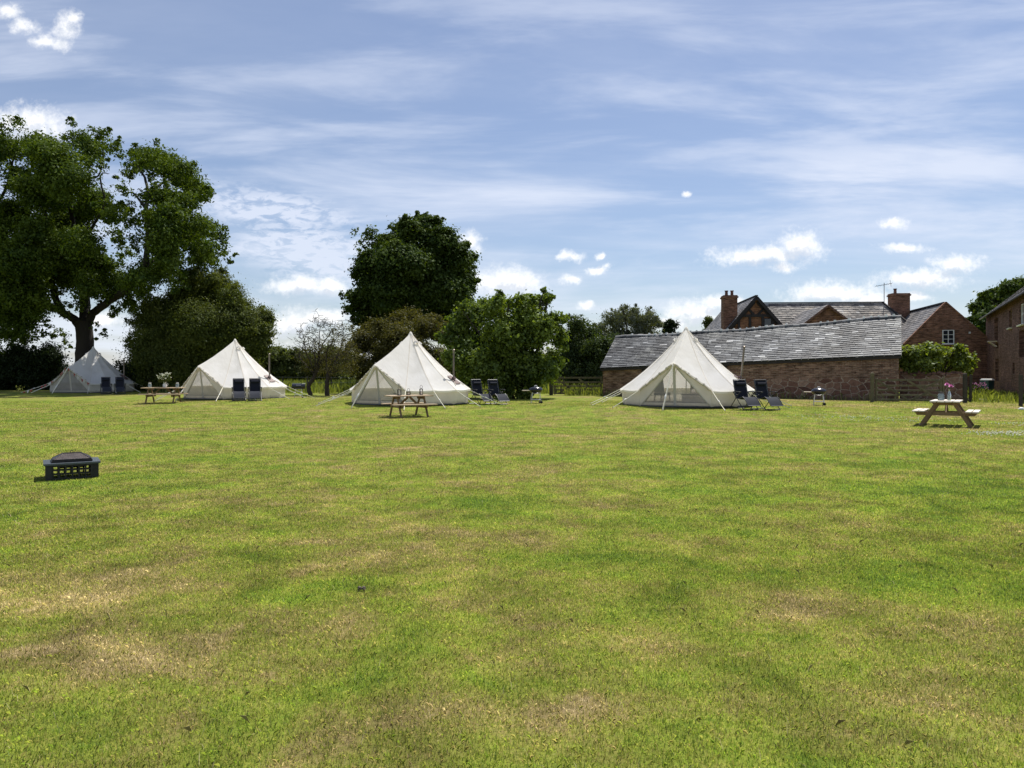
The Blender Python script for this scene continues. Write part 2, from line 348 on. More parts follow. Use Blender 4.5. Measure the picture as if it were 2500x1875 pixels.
def brick_mat(name, c1, c2, mortar, stone=None, dark=.0):
    """brick courses on (x+y, z) of the part; optional rubble stone below a wavy line"""
    m, T = new_mat(name)
    oc = T.n('ShaderNodeTexCoord').outputs['Object']
    s = T.n('ShaderNodeSeparateXYZ', ins={0: oc}).outputs
    uv = T.n('ShaderNodeCombineXYZ', ins={0: T.math('ADD', s[0], s[1]), 1: s[2]}).outputs[0]
    wob = T.vmath('ADD', uv, T.vmath('MULTIPLY_ADD', T.noise(uv, 1.7, 2, .5, col=True), (.05, .04, 0), (-.025, -.02, 0)))
    br = T.n('ShaderNodeTexBrick', offset=.5, ins={'Vector': wob, 'Color1': c1 + (1,), 'Color2': c2 + (1,), 'Mortar': mortar + (1,), 'Scale': 1.0, 'Mortar Size': .012,
             'Mortar Smooth': .3, 'Bias': -.1, 'Brick Width': .25, 'Row Height': .092})
    wea = T.noise(uv, 1.1, 5, .65); spk = T.noise(uv, 5.5, 3, .6)
    cc = T.mix(1.0, br.outputs['Color'], T.ramp(wea, [(.25, .55), (.5, .95), (.78, 1.4)]), 'MULTIPLY')
    cc = T.mix(T.smooth(spk, .55, .75), cc, tuple(x * .45 for x in c1))
    crs = T.noise(T.vmath('MULTIPLY', uv, (2.2, 11, 1)), 1.0, 4, .65)
    cc = T.mix(1.0, cc, T.ramp(crs, [(.34, .32), (.47, .92), (.68, 1.6)]), 'MULTIPLY')
    h = br.outputs['Fac']
    hgt = T.math('SUBTRACT', 1.0, h)
    if stone:
        sv = T.vmath('MULTIPLY', uv, (1.0, 1.45, 1))
        sv = T.vmath('ADD', sv, T.vmath('MULTIPLY_ADD', T.noise(sv, 2.6, 4, .6, col=True), (.34, .30, 0), (-.17, -.15, 0)))
        vo = T.n('ShaderNodeTexVoronoi', feature='DISTANCE_TO_EDGE', voronoi_dimensions='2D', ins={'Vector': sv, 'Scale': 2.3, 'Randomness': .95})
        vc = T.n('ShaderNodeTexVoronoi', feature='F1', voronoi_dimensions='2D', ins={'Vector': sv, 'Scale': 2.3, 'Randomness': .95})
        cell = T.n('ShaderNodeSeparateColor', ins={0: vc.outputs['Color']}).outputs[0]
        joint = T.smooth(T.math('ADD', vo.outputs['Distance'], T.math('MULTIPLY', T.math('SUBTRACT', T.noise(uv, 6, 4, .7), .5), .10)), .015, .07)
        stc = T.ramp(cell, [(.0, (.10, .052, .040)), (.4, (.18, .095, .070)), (.75, (.24, .145, .105)), (1, (.30, .20, .15))])
        stc = T.mix(1.0, stc, T.ramp(T.noise(uv, 7, 4, .6), [(.3, .65), (.7, 1.25)]), 'MULTIPLY')
        stc = T.mix(joint, (.42, .335, .27), stc)
        line = T.math('ADD', T.math('SUBTRACT', s[2], stone), T.math('MULTIPLY', T.math('SUBTRACT', T.noise(uv, 1.4, 3, .6), .5), .55))
        line = T.math('ADD', line, T.math('MULTIPLY', T.smooth(s[0], 6.2, 4.6), 1.6)) if dark else line
        k = T.smooth(line, -.03, .03)
        cc = T.mix(k, stc, cc); hgt = T.math('ADD', T.math('MULTIPLY', k, hgt), T.math('MULTIPLY', T.math('SUBTRACT', 1.0, k), joint))
    gnd = T.smooth(T.math('ADD', s[2], T.math('MULTIPLY', T.noise(uv, 3, 3, .6), .3)), .45, .12)
    cc = T.mix(T.math('MULTIPLY', gnd, .55), cc, (.045, .05, .022))
    b = T.n('ShaderNodeBsdfPrincipled', ins={'Base Color': cc, 'Roughness': .92, 'Specular IOR Level': .2})
    bn = T.n('ShaderNodeBump', ins={'Strength': .8, 'Distance': .03, 'Height': T.math('ADD', hgt, T.math('MULTIPLY', T.noise(uv, 18, 3, .6), .4))}); m.node_tree.links.new(bn.outputs[0], b.inputs['Normal'])
    finish(T, b.outputs[0]); return m
def slate_mat(name, stops, lichen, rough=.42, moss=.5):
    m, T = new_mat(name)
    at = T.n('ShaderNodeAttribute', attribute_name='rnd').outputs['Fac']
    oc = T.n('ShaderNodeTexCoord').outputs['Object']
    n1 = T.noise(oc, .9, 4, .65); n2 = T.noise(oc, 7, 4, .65)
    cc = T.ramp(at, stops)
    cc = T.mix(1.0, cc, T.ramp(n2, [(.3, .72), (.7, 1.25)]), 'MULTIPLY')
    cc = T.mix(1.0, cc, T.ramp(T.noise(oc, .45, 4, .6), [(.35, .68), (.65, 1.35)]), 'MULTIPLY')
    k = T.math('MULTIPLY', T.smooth(T.math('ADD', T.math('MULTIPLY', n1, .6), T.math('MULTIPLY', n2, .4)), .50, .62), moss)
    cc = T.mix(k, cc, lichen)
    b = T.n('ShaderNodeBsdfPrincipled', ins={'Base Color': cc, 'Roughness': T.math('ADD', rough, T.math('MULTIPLY', T.math('SUBTRACT', n2, .5), .35)), 'Specular IOR Level': .22})
    bn = T.n('ShaderNodeBump', ins={'Strength': .5, 'Distance': .02, 'Height': n2}); m.node_tree.links.new(bn.outputs[0], b.inputs['Normal'])
    finish(T, b.outputs[0]); return m
def canvas_mat(name, c, trans, sc=1.0, hem=False):
    m, T = new_mat(name)
    oc = T.n('ShaderNodeTexCoord').outputs['Object']
    n1 = T.noise(oc, 1.3, 5, .6); n2 = T.noise(oc, 9, 3, .5)
    cc = T.mix(1.0, c, T.ramp(n1, [(.3, (.90, .89, .86)), (.7, (1.04, 1.04, 1.04))]), 'MULTIPLY')
    if hem:                            # splashed mud and mildew along the foot of the wall
        hz_ = T.n('ShaderNodeSeparateXYZ', ins={0: oc}).outputs[2]
        hk = T.smooth(T.math('ADD', hz_, T.math('MULTIPLY', T.noise(oc, 5, 5, .7), -.22)), .10, -.10)
        cc = T.mix(T.math('MULTIPLY', hk, .6), cc, (.30, .29, .20))
    st = T.n('ShaderNodeMapping', ins={'Vector': oc, 'Scale': (1.4, 1.4, .55)}).outputs[0]
    wr = T.noise(st, 2.6, 4, .55, 1.2)
    bn = T.n('ShaderNodeBump', ins={'Strength': .16 * sc, 'Distance': .10, 'Height': T.math('ADD', wr, T.math('MULTIPLY', n2, .08))}).outputs[0]
    d = T.n('ShaderNodeBsdfDiffuse', ins={'Color': cc, 'Normal': bn})
    t = T.n('ShaderNodeBsdfTranslucent', ins={'Color': T.mix(1.0, cc, (1.0, .965, .89), 'MULTIPLY'), 'Normal': bn})
    finish(T, T.n('ShaderNodeMixShader', ins={0: trans, 1: d.outputs[0], 2: t.outputs[0]}).outputs[0]); return m
def mesh_mat(name, c, cover):
    m, T = new_mat(name)
    oc = T.n('ShaderNodeTexCoord').outputs['Object']
    cc = T.mix(1.0, c, T.ramp(T.noise(oc, 2.2, 3, .5), [(.3, .8), (.7, 1.15)]), 'MULTIPLY')
    d = T.n('ShaderNodeBsdfDiffuse', ins={'Color': cc}); tr = T.n('ShaderNodeBsdfTransparent')
    finish(T, T.n('ShaderNodeMixShader', ins={0: cover, 1: tr.outputs[0], 2: d.outputs[0]}).outputs[0]); return m
def glass_mat(name, c, cover=.35):
    m, T = new_mat(name)
    fr = T.n('ShaderNodeFresnel', ins={'IOR': 1.45})
    nz = T.noise(T.n('ShaderNodeTexCoord').outputs['Object'], 14, 2, .5)
    d = T.n('ShaderNodeBsdfDiffuse', ins={'Color': c + (1,)}); tr = T.n('ShaderNodeBsdfTransparent', ins={'Color': (.86, .93, .9, 1)})
    a = T.n('ShaderNodeMixShader', ins={0: T.math('ADD', cover - .1, T.math('MULTIPLY', nz, .2)), 1: tr.outputs[0], 2: d.outputs[0]})
    gl = T.n('ShaderNodeBsdfGlossy', ins={'Roughness': .05})
    finish(T, T.n('ShaderNodeMixShader', ins={0: T.math('ADD', fr.outputs[0], .05), 1: a.outputs[0], 2: gl.outputs[0]}).outputs[0]); return m

MT = {
 'brick_barn': brick_mat('barn_brick_and_stone', (.150, .080, .057), (.29, .182, .130), (.28, .215, .165), stone=1.08, dark=1),
 'brick_house': brick_mat('house_brick', (.27, .130, .082), (.185, .092, .062), (.24, .16, .115)),
 'brick_shed': brick_mat('shed_brick', (.195, .102, .076), (.145, .078, .060), (.19, .13, .105)),
 'stone_wall': brick_mat('garden_stone', (.2, .1, .07), (.2, .1, .07), (.28, .22, .18), stone=3.0),
 'slate': slate_mat('barn_slate', [(0, (.046, .050, .058)), (.5, (.080, .086, .095)), (.90, (.130, .137, .146)), (.965, (.30, .31, .32)), (1, (.50, .50, .49))], (.36, .36, .33), .62, .45),
 'slate_house': slate_mat('house_slate', [(0, (.11, .10, .096)), (.5, (.20, .185, .17)), (.88, (.29, .26, .235)), (.96, (.45, .43, .40)), (1, (.52, .50, .47))], (.40, .34, .265), .6, .85),
 'slate_grey': slate_mat('plain_slate', [(0, (.10, .098, .10)), (.6, (.15, .147, .15)), (1, (.22, .21, .21))], (.26, .23, .19), .6, .45),
 'ridge': slate_mat('ridge_stone_and_mortar', [(0, (.11, .11, .115)), (.92, (.24, .24, .24)), (.94, (.72, .71, .67)), (1, (.8, .79, .75))], (.45, .44, .40), .7, .3),
 'timber_dark': pm('blackened_oak', (.022, .018, .018), .7, .4, 6, bump=.3),
 'brick_panel': brick_mat('infill_brick', (.30, .14, .075), (.24, .105, .06), (.25, .17, .12)),
 'canvas': canvas_mat('tent_canvas', (.93, .925, .91), .44),
 'canvas_wall': canvas_mat('tent_wall_canvas', (.78, .745, .685), .38, .8, hem=True),
 'canvas_shade': canvas_mat('tent_canvas_shaded', (.63, .61, .545), .28),  # darker copy of the canvas with tree shade put into its colour; unused
 'insect_mesh': mesh_mat('insect_mesh', (.42, .385, .345), .58),
 'rope': pm('guy_rope_cotton', (.78, .74, .60), .9, .15, 30),
 'zip': pm('webbing', (.55, .50, .42), .8, .15, 20),
 'groundsheet': pm('groundsheet_vinyl', (.055, .058, .05), .6, .3, 4),
 'flue': pm('flue_steel', (.24, .20, .165), .45, .5, 9, metal=.55, stretch=(1, 1, .3)),
 'flash': pm('flue_flashing', (.12, .075, .065), .5, .4, 20),
 'pole': pm('pole_steel', (.32, .31, .29), .45, .2, 8, metal=.7),
 'timber': pm('weathered_softwood', (.215, .142, .076), .75, .32, 7, bump=.35, bscale=60, dirt=(.20, .15, .095)),
 'timber_pale': pm('sun_bleached_softwood', (.70, .64, .55), .70, .28, 7, bump=.3, bscale=60, dirt=(.35, .30, .23)),
 'timber_mid': pm('tabletop_softwood', (.44, .33, .215), .72, .3, 7, bump=.3, bscale=60, dirt=(.27, .21, .14)),
 'gate_wood': pm('gate_oak', (.135, .115, .068), .85, .4, 6, bump=.5, bscale=40, dirt=(.075, .09, .038)),
 'gate_dark': pm('creosoted_post', (.055, .047, .036), .85, .4, 6, bump=.5),
 'chair_frame': pm('powder_coated_tube', (.035, .037, .045), .38, .25, 12, metal=.2),
 'sling': pm('textilene_sling', (.020, .022, .032), .78, .3, 60, spec=.12, bump=.15, bscale=300),
 'sling_front': pm('textilene_footrest', (.030, .033, .043), .8, .25, 60, spec=.12, bump=.15, bscale=300),
 'black_steel': pm('black_steel', (.022, .022, .026), .42, .4, 14, metal=.3, bump=.1),
 'slab': pm('grey_slab_paint', (.085, .10, .115), .30, .2, 18, bump=.15, bscale=90),
 'lid': pm('browned_mesh_lid', (.050, .038, .035), .42, .5, 7, metal=.35, bump=.25, bscale=160),
 'enamel': pm('grill_enamel', (.014, .015, .026), .22, .3, 6, spec=.6),
 'alu': pm('grill_leg_aluminium', (.55, .55, .56), .35, .15, 10, metal=.8),
 'white_plastic': pm('white_plastic', (.76, .75, .72), .45, .08, 10),
 'pale_wood': pm('pale_shelf_wood', (.60, .52, .42), .6, .2, 9),
 'rubber': pm('black_rubber', (.02, .02, .02), .8, .2, 20),
 'bark': pm('tree_bark', (.030, .024, .019), .95, .45, 4, bump=.9, bscale=9, stretch=(1, 1, .3), dirt=(.05, .058, .03)),
 'bark_grey': pm('thorn_bark', (.045, .036, .029), .95, .4, 8, bump=.8, bscale=14, stretch=(1, 1, .4)),
 'glass_jar': glass_mat('jar_glass', (.42, .50, .48), .45),
 'window_glass': pm('window_glass', (.016, .020, .027), .08, .3, 2, spec=.7),
 'white_paint': pm('white_paint', (.78, .78, .76), .5, .1, 8),
 'red_cloth': pm('bunting_red', (.34, .055, .05), .8, .3, 8),
 'white_cloth': pm('bunting_white', (.7, .66, .6), .8, .15, 8),
 'pink': pm('pink_petals', (.72, .30, .55), .7, .3, 40),
 'petal_white': pm('cream_petals', (.72, .72, .55), .7, .25, 40),
 'stem_green': pm('flower_stem', (.075, .13, .035), .7, .3, 30),
 'duvet': pm('bed_linen', (.5, .47, .44), .9, .2, 3, bump=.4, bscale=6),
 'throw': pm('bed_throw', (.13, .12, .135), .9, .25, 5, bump=.4, bscale=20),
 'copper': pm('lantern_metal', (.07, .058, .05), .45, .3, 16, metal=.7),
 'candle': pm('candle_wax', (.8, .76, .66), .6, .1, 10),
 'concrete': pm('track_concrete', (.48, .43, .34), .9, .25, 2.5, bump=.4, bscale=14, dirt=(.24, .23, .12)),
 'bin': pm('bin_plastic', (.030, .085, .095), .4, .25, 6),
 'wire': pm('fence_wire', (.3, .3, .3), .5, .2, 9, metal=.8),
 'clod': pm('dry_clod', (.12, .10, .075), .95, .5, 30, bump=.8, bscale=60),
 'ash': leaf_mat('ash_leaf', (.018, .044, .006), (.112, .156, .018), .30),
 'chestnut': leaf_mat('chestnut_leaf', (.018, .040, .008), (.085, .122, .020), .30),
 'maple': leaf_mat('field_maple_leaf', (.032, .052, .010), (.122, .142, .028), .36),
 'thorn': leaf_mat('thorn_leaf', (.040, .044, .014), (.120, .110, .032), .32),
 'hazel': leaf_mat('hazel_leaf', (.032, .062, .010), (.180, .240, .036), .38, .02),
 'willow': leaf_mat('willow_leaf', (.050, .062, .034), (.135, .15, .085), .36, .05),
 'elder': leaf_mat('elder_leaf', (.024, .044, .012), (.068, .094, .026), .36),
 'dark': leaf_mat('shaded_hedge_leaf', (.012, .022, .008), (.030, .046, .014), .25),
 'far_hedge': leaf_mat('far_hedge_leaf', (.050, .070, .020), (.115, .140, .042), .36),
 'wisteria': leaf_mat('climber_leaf', (.075, .120, .016), (.205, .25, .038), .45, .03),
 'meadow': leaf_mat('meadow_grass', (.12, .16, .038), (.27, .30, .095), .42, .03),
}

# ================================================================ THE SETTING
def axis_spaced(lo, hi, n, k=3.2):
    t = np.linspace(-1, 1, n); s = np.sinh(k * t) / np.sinh(k)
    return np.where(s < 0, -s * lo, s * hi)
gx = axis_spaced(-1500, 1500, 181, 6.0); gy = np.concatenate([np.linspace(-30, 64, 118)[:-1], 64 + np.geomspace(1, 2400, 60) - 1])
gxx, gyy = np.meshgrid(gx, gy)
gv = np.stack([gxx, gyy, g_np(gxx, gyy)], -1).reshape(-1, 3)
nx, ny = len(gx), len(gy)
ii, jj = np.meshgrid(np.arange(nx - 1), np.arange(ny - 1))
q = (jj * nx + ii).ravel()
lawn = np_mesh('lawn', gv, np.stack([q, q + 1, q + nx + 1, q + nx], 1), 4, m_lawn, smooth=True)
tag(lawn, kind='structure')

# mown grass: bent blades, dense near the camera and thinning with distance
def grass(name, xy, hmin, hmax, wid, mat, seed, lean=.5, dscale=6.0):
    rng = np.random.default_rng(seed); n = len(xy)
    x, y = xy[:, 0], xy[:, 1]; z = g_np(x, y)
    d = np.hypot(x, y); k = np.maximum(1, d / dscale)
    h = rng.uniform(hmin, hmax, n); w = wid * k * rng.uniform(.7, 1.3, n)
    a = rng.uniform(0, 2 * np.pi, n); tx, ty = np.cos(a), np.sin(a)
    la = rng.uniform(0, 2 * np.pi, n); lm = np.minimum(np.abs(rng.normal(0, lean, n)) + .12, .85)
    lx, ly = np.cos(la) * lm, np.sin(la) * lm
    root = np.stack([x, y, z - .004], 1)
    t = np.stack([tx, ty, np.zeros(n)], 1) * (w / 2)[:, None]
    mid = root + np.stack([lx * h * .35, ly * h * .35, h * .62], 1)
    tip = root + np.stack([lx * h, ly * h, h * (1 - .35 * lm)], 1)
    V = np.stack([root - t, root + t, mid + t * .8, tip, mid - t * .8], 1).reshape(-1, 3)
    b = np.arange(n)[:, None] * 5
    faces = b + np.arange(5)[None]
    rr = rng.random(n)
    o = np_mesh(name, V, faces, 5, mat, rnd=rr)
    return o
rng = np.random.default_rng(11)
def wedge(n, dmin, dmax, dens0, pw):
    """points in the camera's ground wedge, even density up to 6 m then thinning as (6/d)^pw"""
    half = .72; dd = np.linspace(dmin, dmax, 4000); w = (half * dd + 2.4) * np.minimum(1, (6 / dd) ** pw); cdf = np.cumsum(w); cdf /= cdf[-1]
    y = np.interp(rng.random(n), cdf, dd); x = rng.uniform(-1, 1, n) * (half * y + 2.4)
    return np.stack([x, y], 1)
pts = wedge(1450000, 1.9, 38, 1, 2.2)
# keep blades off the fire pit footprint and inside the tents
def clear(pts, x, y, r): return pts[np.hypot(pts[:, 0] - x, pts[:, 1] - y) > r]
TENTS = [(-28.18, 51.0, 35.6), (-14.4, 39.4, 44.0), (-4.36, 32.6, 36.0), (6.85, 29.8, 10.8)]
for tx, ty, _ in TENTS: pts = clear(pts, tx, ty, 2.45)
gr = grass('grass', pts, .014, .036, .0031, m_blade, 5, lean=.6)
tag(gr, 'short mown lawn grass, green with straw coloured dry patches', 'grass', kind='stuff')

st_pts = wedge(9000, 2.55, 14, 1, 1.2)
cp = grass('grass_clippings', st_pts, .03, .065, .0020, pm('dry_straw', (.50, .43, .22), .8, .35, 9), 9, lean=1.3)
tag(cp, 'loose pale dry stalks lying in the mown lawn', 'clippings', kind='stuff')

# ---------------------------------------------------------------- trees
def leaf_cloud(name, lobes, base, leaf, mat, seed, dens=900, flat=.75, up=.55, parent=None, aspect=.30, clump=.40, sparse=1.0, upright=0.0):
    """lobes: (Vector, radius[, density factor]); leaf-sized faces gathered in clumps on each lobe"""
    rng = np.random.default_rng(seed); C = []; RC = []; NL = []; OUT = []
    for lb in lobes:
        c, r = lb[0], lb[1]; k = lb[2] if len(lb) > 2 else 1.0
        nc = max(8, int(24 * k * max(1.0, r / .8) ** 1.3))
        dirs = rng.normal(size=(nc, 3)); dirs /= np.linalg.norm(dirs, axis=1)[:, None]
        rad = r * .95 * rng.random(nc) ** .40
        cen = np.array(c) + dirs * rad[:, None] * np.array([1, 1, .9])
        rc = r * (clump + .08) * rng.uniform(.55, 1.15, nc)
        C.append(cen); RC.append(rc); OUT.append(dirs)
        NL.append(np.maximum(5, (dens * .85 * k * rc ** 2 * rng.uniform(.5, 1.3, nc)).astype(int)))
    C = np.concatenate(C); RC = np.concatenate(RC); NL = np.concatenate(NL); OUT = np.concatenate(OUT)
    idx = np.repeat(np.arange(len(C)), NL); n = len(idx)
    off = np.clip(rng.normal(size=(n, 3)), -2.1, 2.1) * .56
    off *= RC[idx][:, None] * np.array([1, 1, flat]) * np.where(rng.random(n) < .13, 1.8, 1.0)[:, None]
    p = C[idx] + off
    nrm = OUT[idx] * .35 + off / RC[idx][:, None] * .4 + rng.normal(size=(n, 3)) * .55 + np.array([0, 0, up])
    nrm /= np.linalg.norm(nrm, axis=1)[:, None]
    t = np.cross(nrm, rng.normal(size=(n, 3)))
    if upright: t = t * (1 - upright) + np.array([0, 0, 1.0]) * upright
    t /= np.linalg.norm(t, axis=1)[:, None]
    b = np.cross(nrm, t)
    Ls = leaf * rng.uniform(.55, 1.35, n)[:, None]
    droop = np.array([0, 0, -.18]) * Ls
    v0 = p - t * Ls * .5; v2 = p + t * Ls * .5 + droop
    v1 = p + b * Ls * aspect; v3 = p - b * Ls * aspect
    V = np.stack([v0, v1, v2, v3], 1).reshape(-1, 3) - np.array(base)
    rc_ = rng.random(len(C)); rr = np.clip(rc_[idx] * .62 + rng.random(n) * .38, 0, 1)
    return np_mesh(name, V, np.arange(n * 4).reshape(-1, 4), 4, mat, parent, rnd=rr)
def limb(mb, pts, r0, r1, seg=7, jit=.0):
    n = len(pts); out = []; rad = []
    # Catmull-like resample
    pts = [Vector(p) for p in pts]; m = 5 if n > 2 else 6
    for i in range(n - 1):
        p0 = pts[max(i - 1, 0)]; p1 = pts[i]; p2 = pts[i + 1]; p3 = pts[min(i + 2, n - 1)]
        for k in range(m):
            t = k / m
            out.append(.5 * ((2 * p1) + (p2 - p0) * t + (2 * p0 - 5 * p1 + 4 * p2 - p3) * t * t + (3 * p1 - p0 - 3 * p2 + p3) * t ** 3))
    out.append(pts[-1]); N = len(out)
    for i in range(N):
        f = i / (N - 1); rad.append(r0 * (1 - f) ** .9 + r1 * f if r0 > r1 else r0)
        if jit and 0 < i < N - 1: out[i] = out[i] + Vector((random.uniform(-jit, jit), random.uniform(-jit, jit), random.uniform(-jit, jit)))
    mb.tube(out, rad, seg)
def lobes_s(lst, Y, dy, rs, seed, k=1.0, reps=2, sprays=True):
    """picture-plane outline circles (x, y, r on the 2212 px picture) spread through the crown's depth"""
    rr = random.Random(seed); out = []
    cx = sum(l[0] for l in lst) / len(lst); cy = sum(l[1] for l in lst) / len(lst)
    mx = max(math.hypot(l[0] - cx, l[1] - cy) for l in lst) + 1e-6
    for l in lst:
        x, y, r = l[:3]; kk = (l[3] if len(l) > 3 else 1.0) * k
        e = math.sqrt(max(.08, 1 - (math.hypot(x - cx, y - cy) / mx) ** 2))
        for rep in range(reps if e > .5 and r > 28 else 1):
            D = Y + rr.uniform(-1, 1) * dy * e
            c = P(x * 1.1302, y * 1.1302, D)
            c.x = (x * 1.1302 - CX) / F * D
            out.append((c, r * 1.1302 / F * Y * rs, kk))
    if sprays and len(lst) > 10:                  # small sprays breaking the outline
        cen = sum((o[0] for o in out), Vector()) / len(out)
        for c, r, kk in list(out):
            for _ in range(2):
                if rr.random() < .3: continue
                d = Vector((rr.gauss(0, 1), rr.gauss(0, .8), rr.gauss(0, 1))).normalized() + (c - cen).normalized() * .7; d.normalize()
                out.append((c + d * r * rr.uniform(.85, 1.25), r * rr.uniform(.2, .36), .9 * kk))
    return out
def tree(kind, label, base_s, Y, lst, mat, leaf, dy=3.0, dens=900, rs=.90, trunk=None, tr=(.3, .12), bark='bark', seed=1, cat='tree', group=None, limbs=10, k=1.0, reps=2, sprays=True, **kw):
    x = (base_s * 1.1302 - CX) / F * Y
    base = Vector((x, Y, g(x, Y)))
    t = thing(kind, label, cat, base, 0, group)
    lobes = lobes_s(lst, Y, dy, rs, seed, k=k, reps=reps, sprays=sprays)
    leaf_cloud('crown', lobes, base, leaf, MT[mat], seed, dens, parent=t, **kw)
    mb = MB(); rnd = random.Random(seed)
    if trunk is None:
        zt = sum(l[0].z for l in lobes) / len(lobes)
        fork = Vector((x, Y, base.z + (zt - base.z) * .55))
        limb(mb, [Vector((0, 0, -.15)), (fork - base) * .5 + Vector((.1, 0, 0)), fork - base], tr[0], tr[0] * .7)
        for lb in rnd.sample(lobes, min(limbs, len(lobes))):
            e = lb[0] - base; f = fork - base
            midp = f.lerp(e, .5) + Vector((0, 0, .12 * (e - f).length))
            limb(mb, [f - Vector((0, 0, .2)), midp, e], tr[1], .02, 5, .03)
    else: trunk(mb, base, lobes, rnd)
    ob('trunk', mb, MT[bark], t, smooth=True)
    return t

# 1 the big ash on the left
def zz1(pts): return [((x / 2.211) / 1.1302, (250 + y / 2.211) / 1.1302, (r / 2.211) / 1.1302) + tuple(k) for x, y, r, *k in pts]
ash = zz1([(60,130,62,.7),(30,250,80),(-60,200,90),(-120,330,110),(-150,520,120),(-90,700,120),(200,240,85),(280,300,110),(400,180,65),(480,245,80),(560,200,60),(620,255,50),(770,300,70),(850,310,75),(930,350,80),(1000,400,80),
 (1060,470,75),(1105,500,42),(350,410,120),(230,480,120),(110,420,80),(60,600,100),(500,540,100),(600,590,70),(380,640,120),(200,690,110),(250,800,110),(80,830,110),(720,330,50),(690,390,40),(770,510,45),
 (960,550,85),(900,640,95),(880,740,100),(1000,710,100),(1080,670,75),(1170,715,65),(1205,800,48,.7),(1100,810,85),(920,860,80),(740,640,60),(680,800,55),(470,850,100),(560,900,70),(350,920,100),(150,960,120),
 (480,985,80),(570,1020,55),(850,960,60),(720,920,50),(680,1060,50),(740,1100,50),(620,850,45),(60,1050,80),(150,1130,70),(240,1200,60),(330,1240,45,.7),(60,1250,65,.7),(-80,950,130),(-60,1150,100),(555,1250,32,.7),(520,1205,28,.7),(350,1310,34,.6),
 (385,110,26),(575,160,22),(640,215,22),(100,100,30),(1240,850,22,.6),(330,1120,60),(430,1080,50),(850,1080,60),(950,980,60),(0,930,110),(120,1010,110),(200,880,90),(420,760,90),(40,1150,90),(180,1080,80),(110,1200,70),(640,720,45),(560,960,60),(820,620,50),(840,380,50),(760,360,45),(540,330,40),(450,330,60),(620,940,60),(780,1020,60),(700,640,55),(730,740,55),(650,460,45),(690,560,40),(610,690,45),(850,500,70),(640,1000,75),(740,960,80),(820,900,80),(700,1110,65),(610,1125,45),(40,1240,70),(-30,1300,70),(150,1270,50)])
def ash_trunk(mb, base, lobes, rnd):
    Z = lambda x, y, D: P(x / 2.211, 250 + y / 2.211, D) - base
    Yb = base.y
    limb(mb, [Z(452,1620,Yb), Z(450,1540,Yb), Z(455,1400,Yb), Z(458,1290,Yb), Z(450,1180,Yb)], .68, .54, 12, .03)
    limb(mb, [Z(460,1250,Yb), Z(500,1140,Yb), Z(590,1075,Yb-1.2), Z(700,990,Yb-2.6), Z(775,890,Yb-3.6), Z(803,740,Yb-4), Z(790,600,Yb-3.4), Z(800,490,Yb-2.4), Z(772,390,Yb-.5), Z(720,320,Yb)], .31, .04, 9, .04)
    limb(mb, [Z(445,1240,Yb), Z(400,1170,Yb), Z(330,1120,Yb+.5), Z(280,990,Yb+1), Z(265,860,Yb+1), Z(240,700,Yb), Z(250,520,Yb), Z(280,330,Yb)], .33, .05, 9, .05)
    limb(mb, [Z(452,1200,Yb), Z(460,1080,Yb+1.5), Z(430,900,Yb+2.5), Z(400,700,Yb+2.5), Z(380,480,Yb+2), Z(400,260,Yb+1)], .42, .05, 8, .05)
    limb(mb, [Z(330,1120,Yb+.5), Z(230,1080,Yb+1), Z(120,960,Yb+2), Z(40,820,Yb+2), Z(-40,650,Yb+1), Z(40,440,Yb), Z(85,250,Yb)], .30, .04, 7, .05)
    limb(mb, [Z(800,760,Yb-3.9), Z(870,690,Yb-2.5), Z(950,640,Yb), Z(1060,560,Yb)], .17, .03, 6, .04)
    limb(mb, [Z(790,580,Yb-3.3), Z(720,490,Yb), Z(670,495,Yb)], .10, .03, 6)
    limb(mb, [Z(800,500,Yb-2.4), Z(870,440,Yb), Z(960,400,Yb)], .12, .03, 6)
    limb(mb, [Z(780,880,Yb-3.6), Z(880,840,Yb), Z(1000,800,Yb+.5), Z(1160,740,Yb)], .18, .03, 6, .04)
    limb(mb, [Z(420,880,Yb+2.5), Z(480,700,Yb+1), Z(560,560,Yb), Z(540,400,Yb), Z(590,385,Yb)], .16, .02, 6, .05)
    limb(mb, [Z(380,480,Yb+2), Z(470,420,Yb+1), Z(540,380,Yb), Z(560,250,Yb)], .12, .02, 6, .05)
    limb(mb, [Z(265,860,Yb+1), Z(330,830,Yb), Z(420,750,Yb-2), Z(500,640,Yb-3)], .14, .03, 6, .05)
    for _ in range(46):
        lb = rnd.choice(lobes); near = [l for l in lobes if (l[0] - lb[0]).length < 2.9 and l is not lb and l[2] > .8 and lb[2] > .8]
        if near:
            o = rnd.choice(near); limb(mb, [lb[0] - base, lb[0].lerp(o[0], .5) - base - Vector((0, 0, .25)), o[0] - base], .075, .025, 5, .06)
tree('ash_tree', 'huge spreading tree with thick dark forked trunk behind the shaded tent', 181, 55.5, ash, 'ash', .20, dy=7.0, reps=3, dens=520, rs=1.0, trunk=ash_trunk, seed=3, clump=.36, flat=.62, k=.66)
# 2 bushy tree between the two tents on the left
tree('maple_tree', 'bushy olive green tree growing behind the second tent, below the huge spreading tree', 455, 53.0,
     [(470,618,36),(440,640,50),(400,660,45),(500,640,30),(370,700,55),(440,710,65),(505,700,50),(553,690,33),(572,715,24),(545,742,38),(480,770,55),(400,770,60),(340,755,50),(302,715,28,.6),(318,778,30),(515,795,42),(345,812,45),(430,820,50),(495,828,40),(330,680,34),(525,665,26),(455,605,22),(385,640,24),(410,600,30),(290,690,20,.5)],
     'maple', .13, dy=2.6, dens=1500, tr=(.28, .1), seed=5, clump=.38)
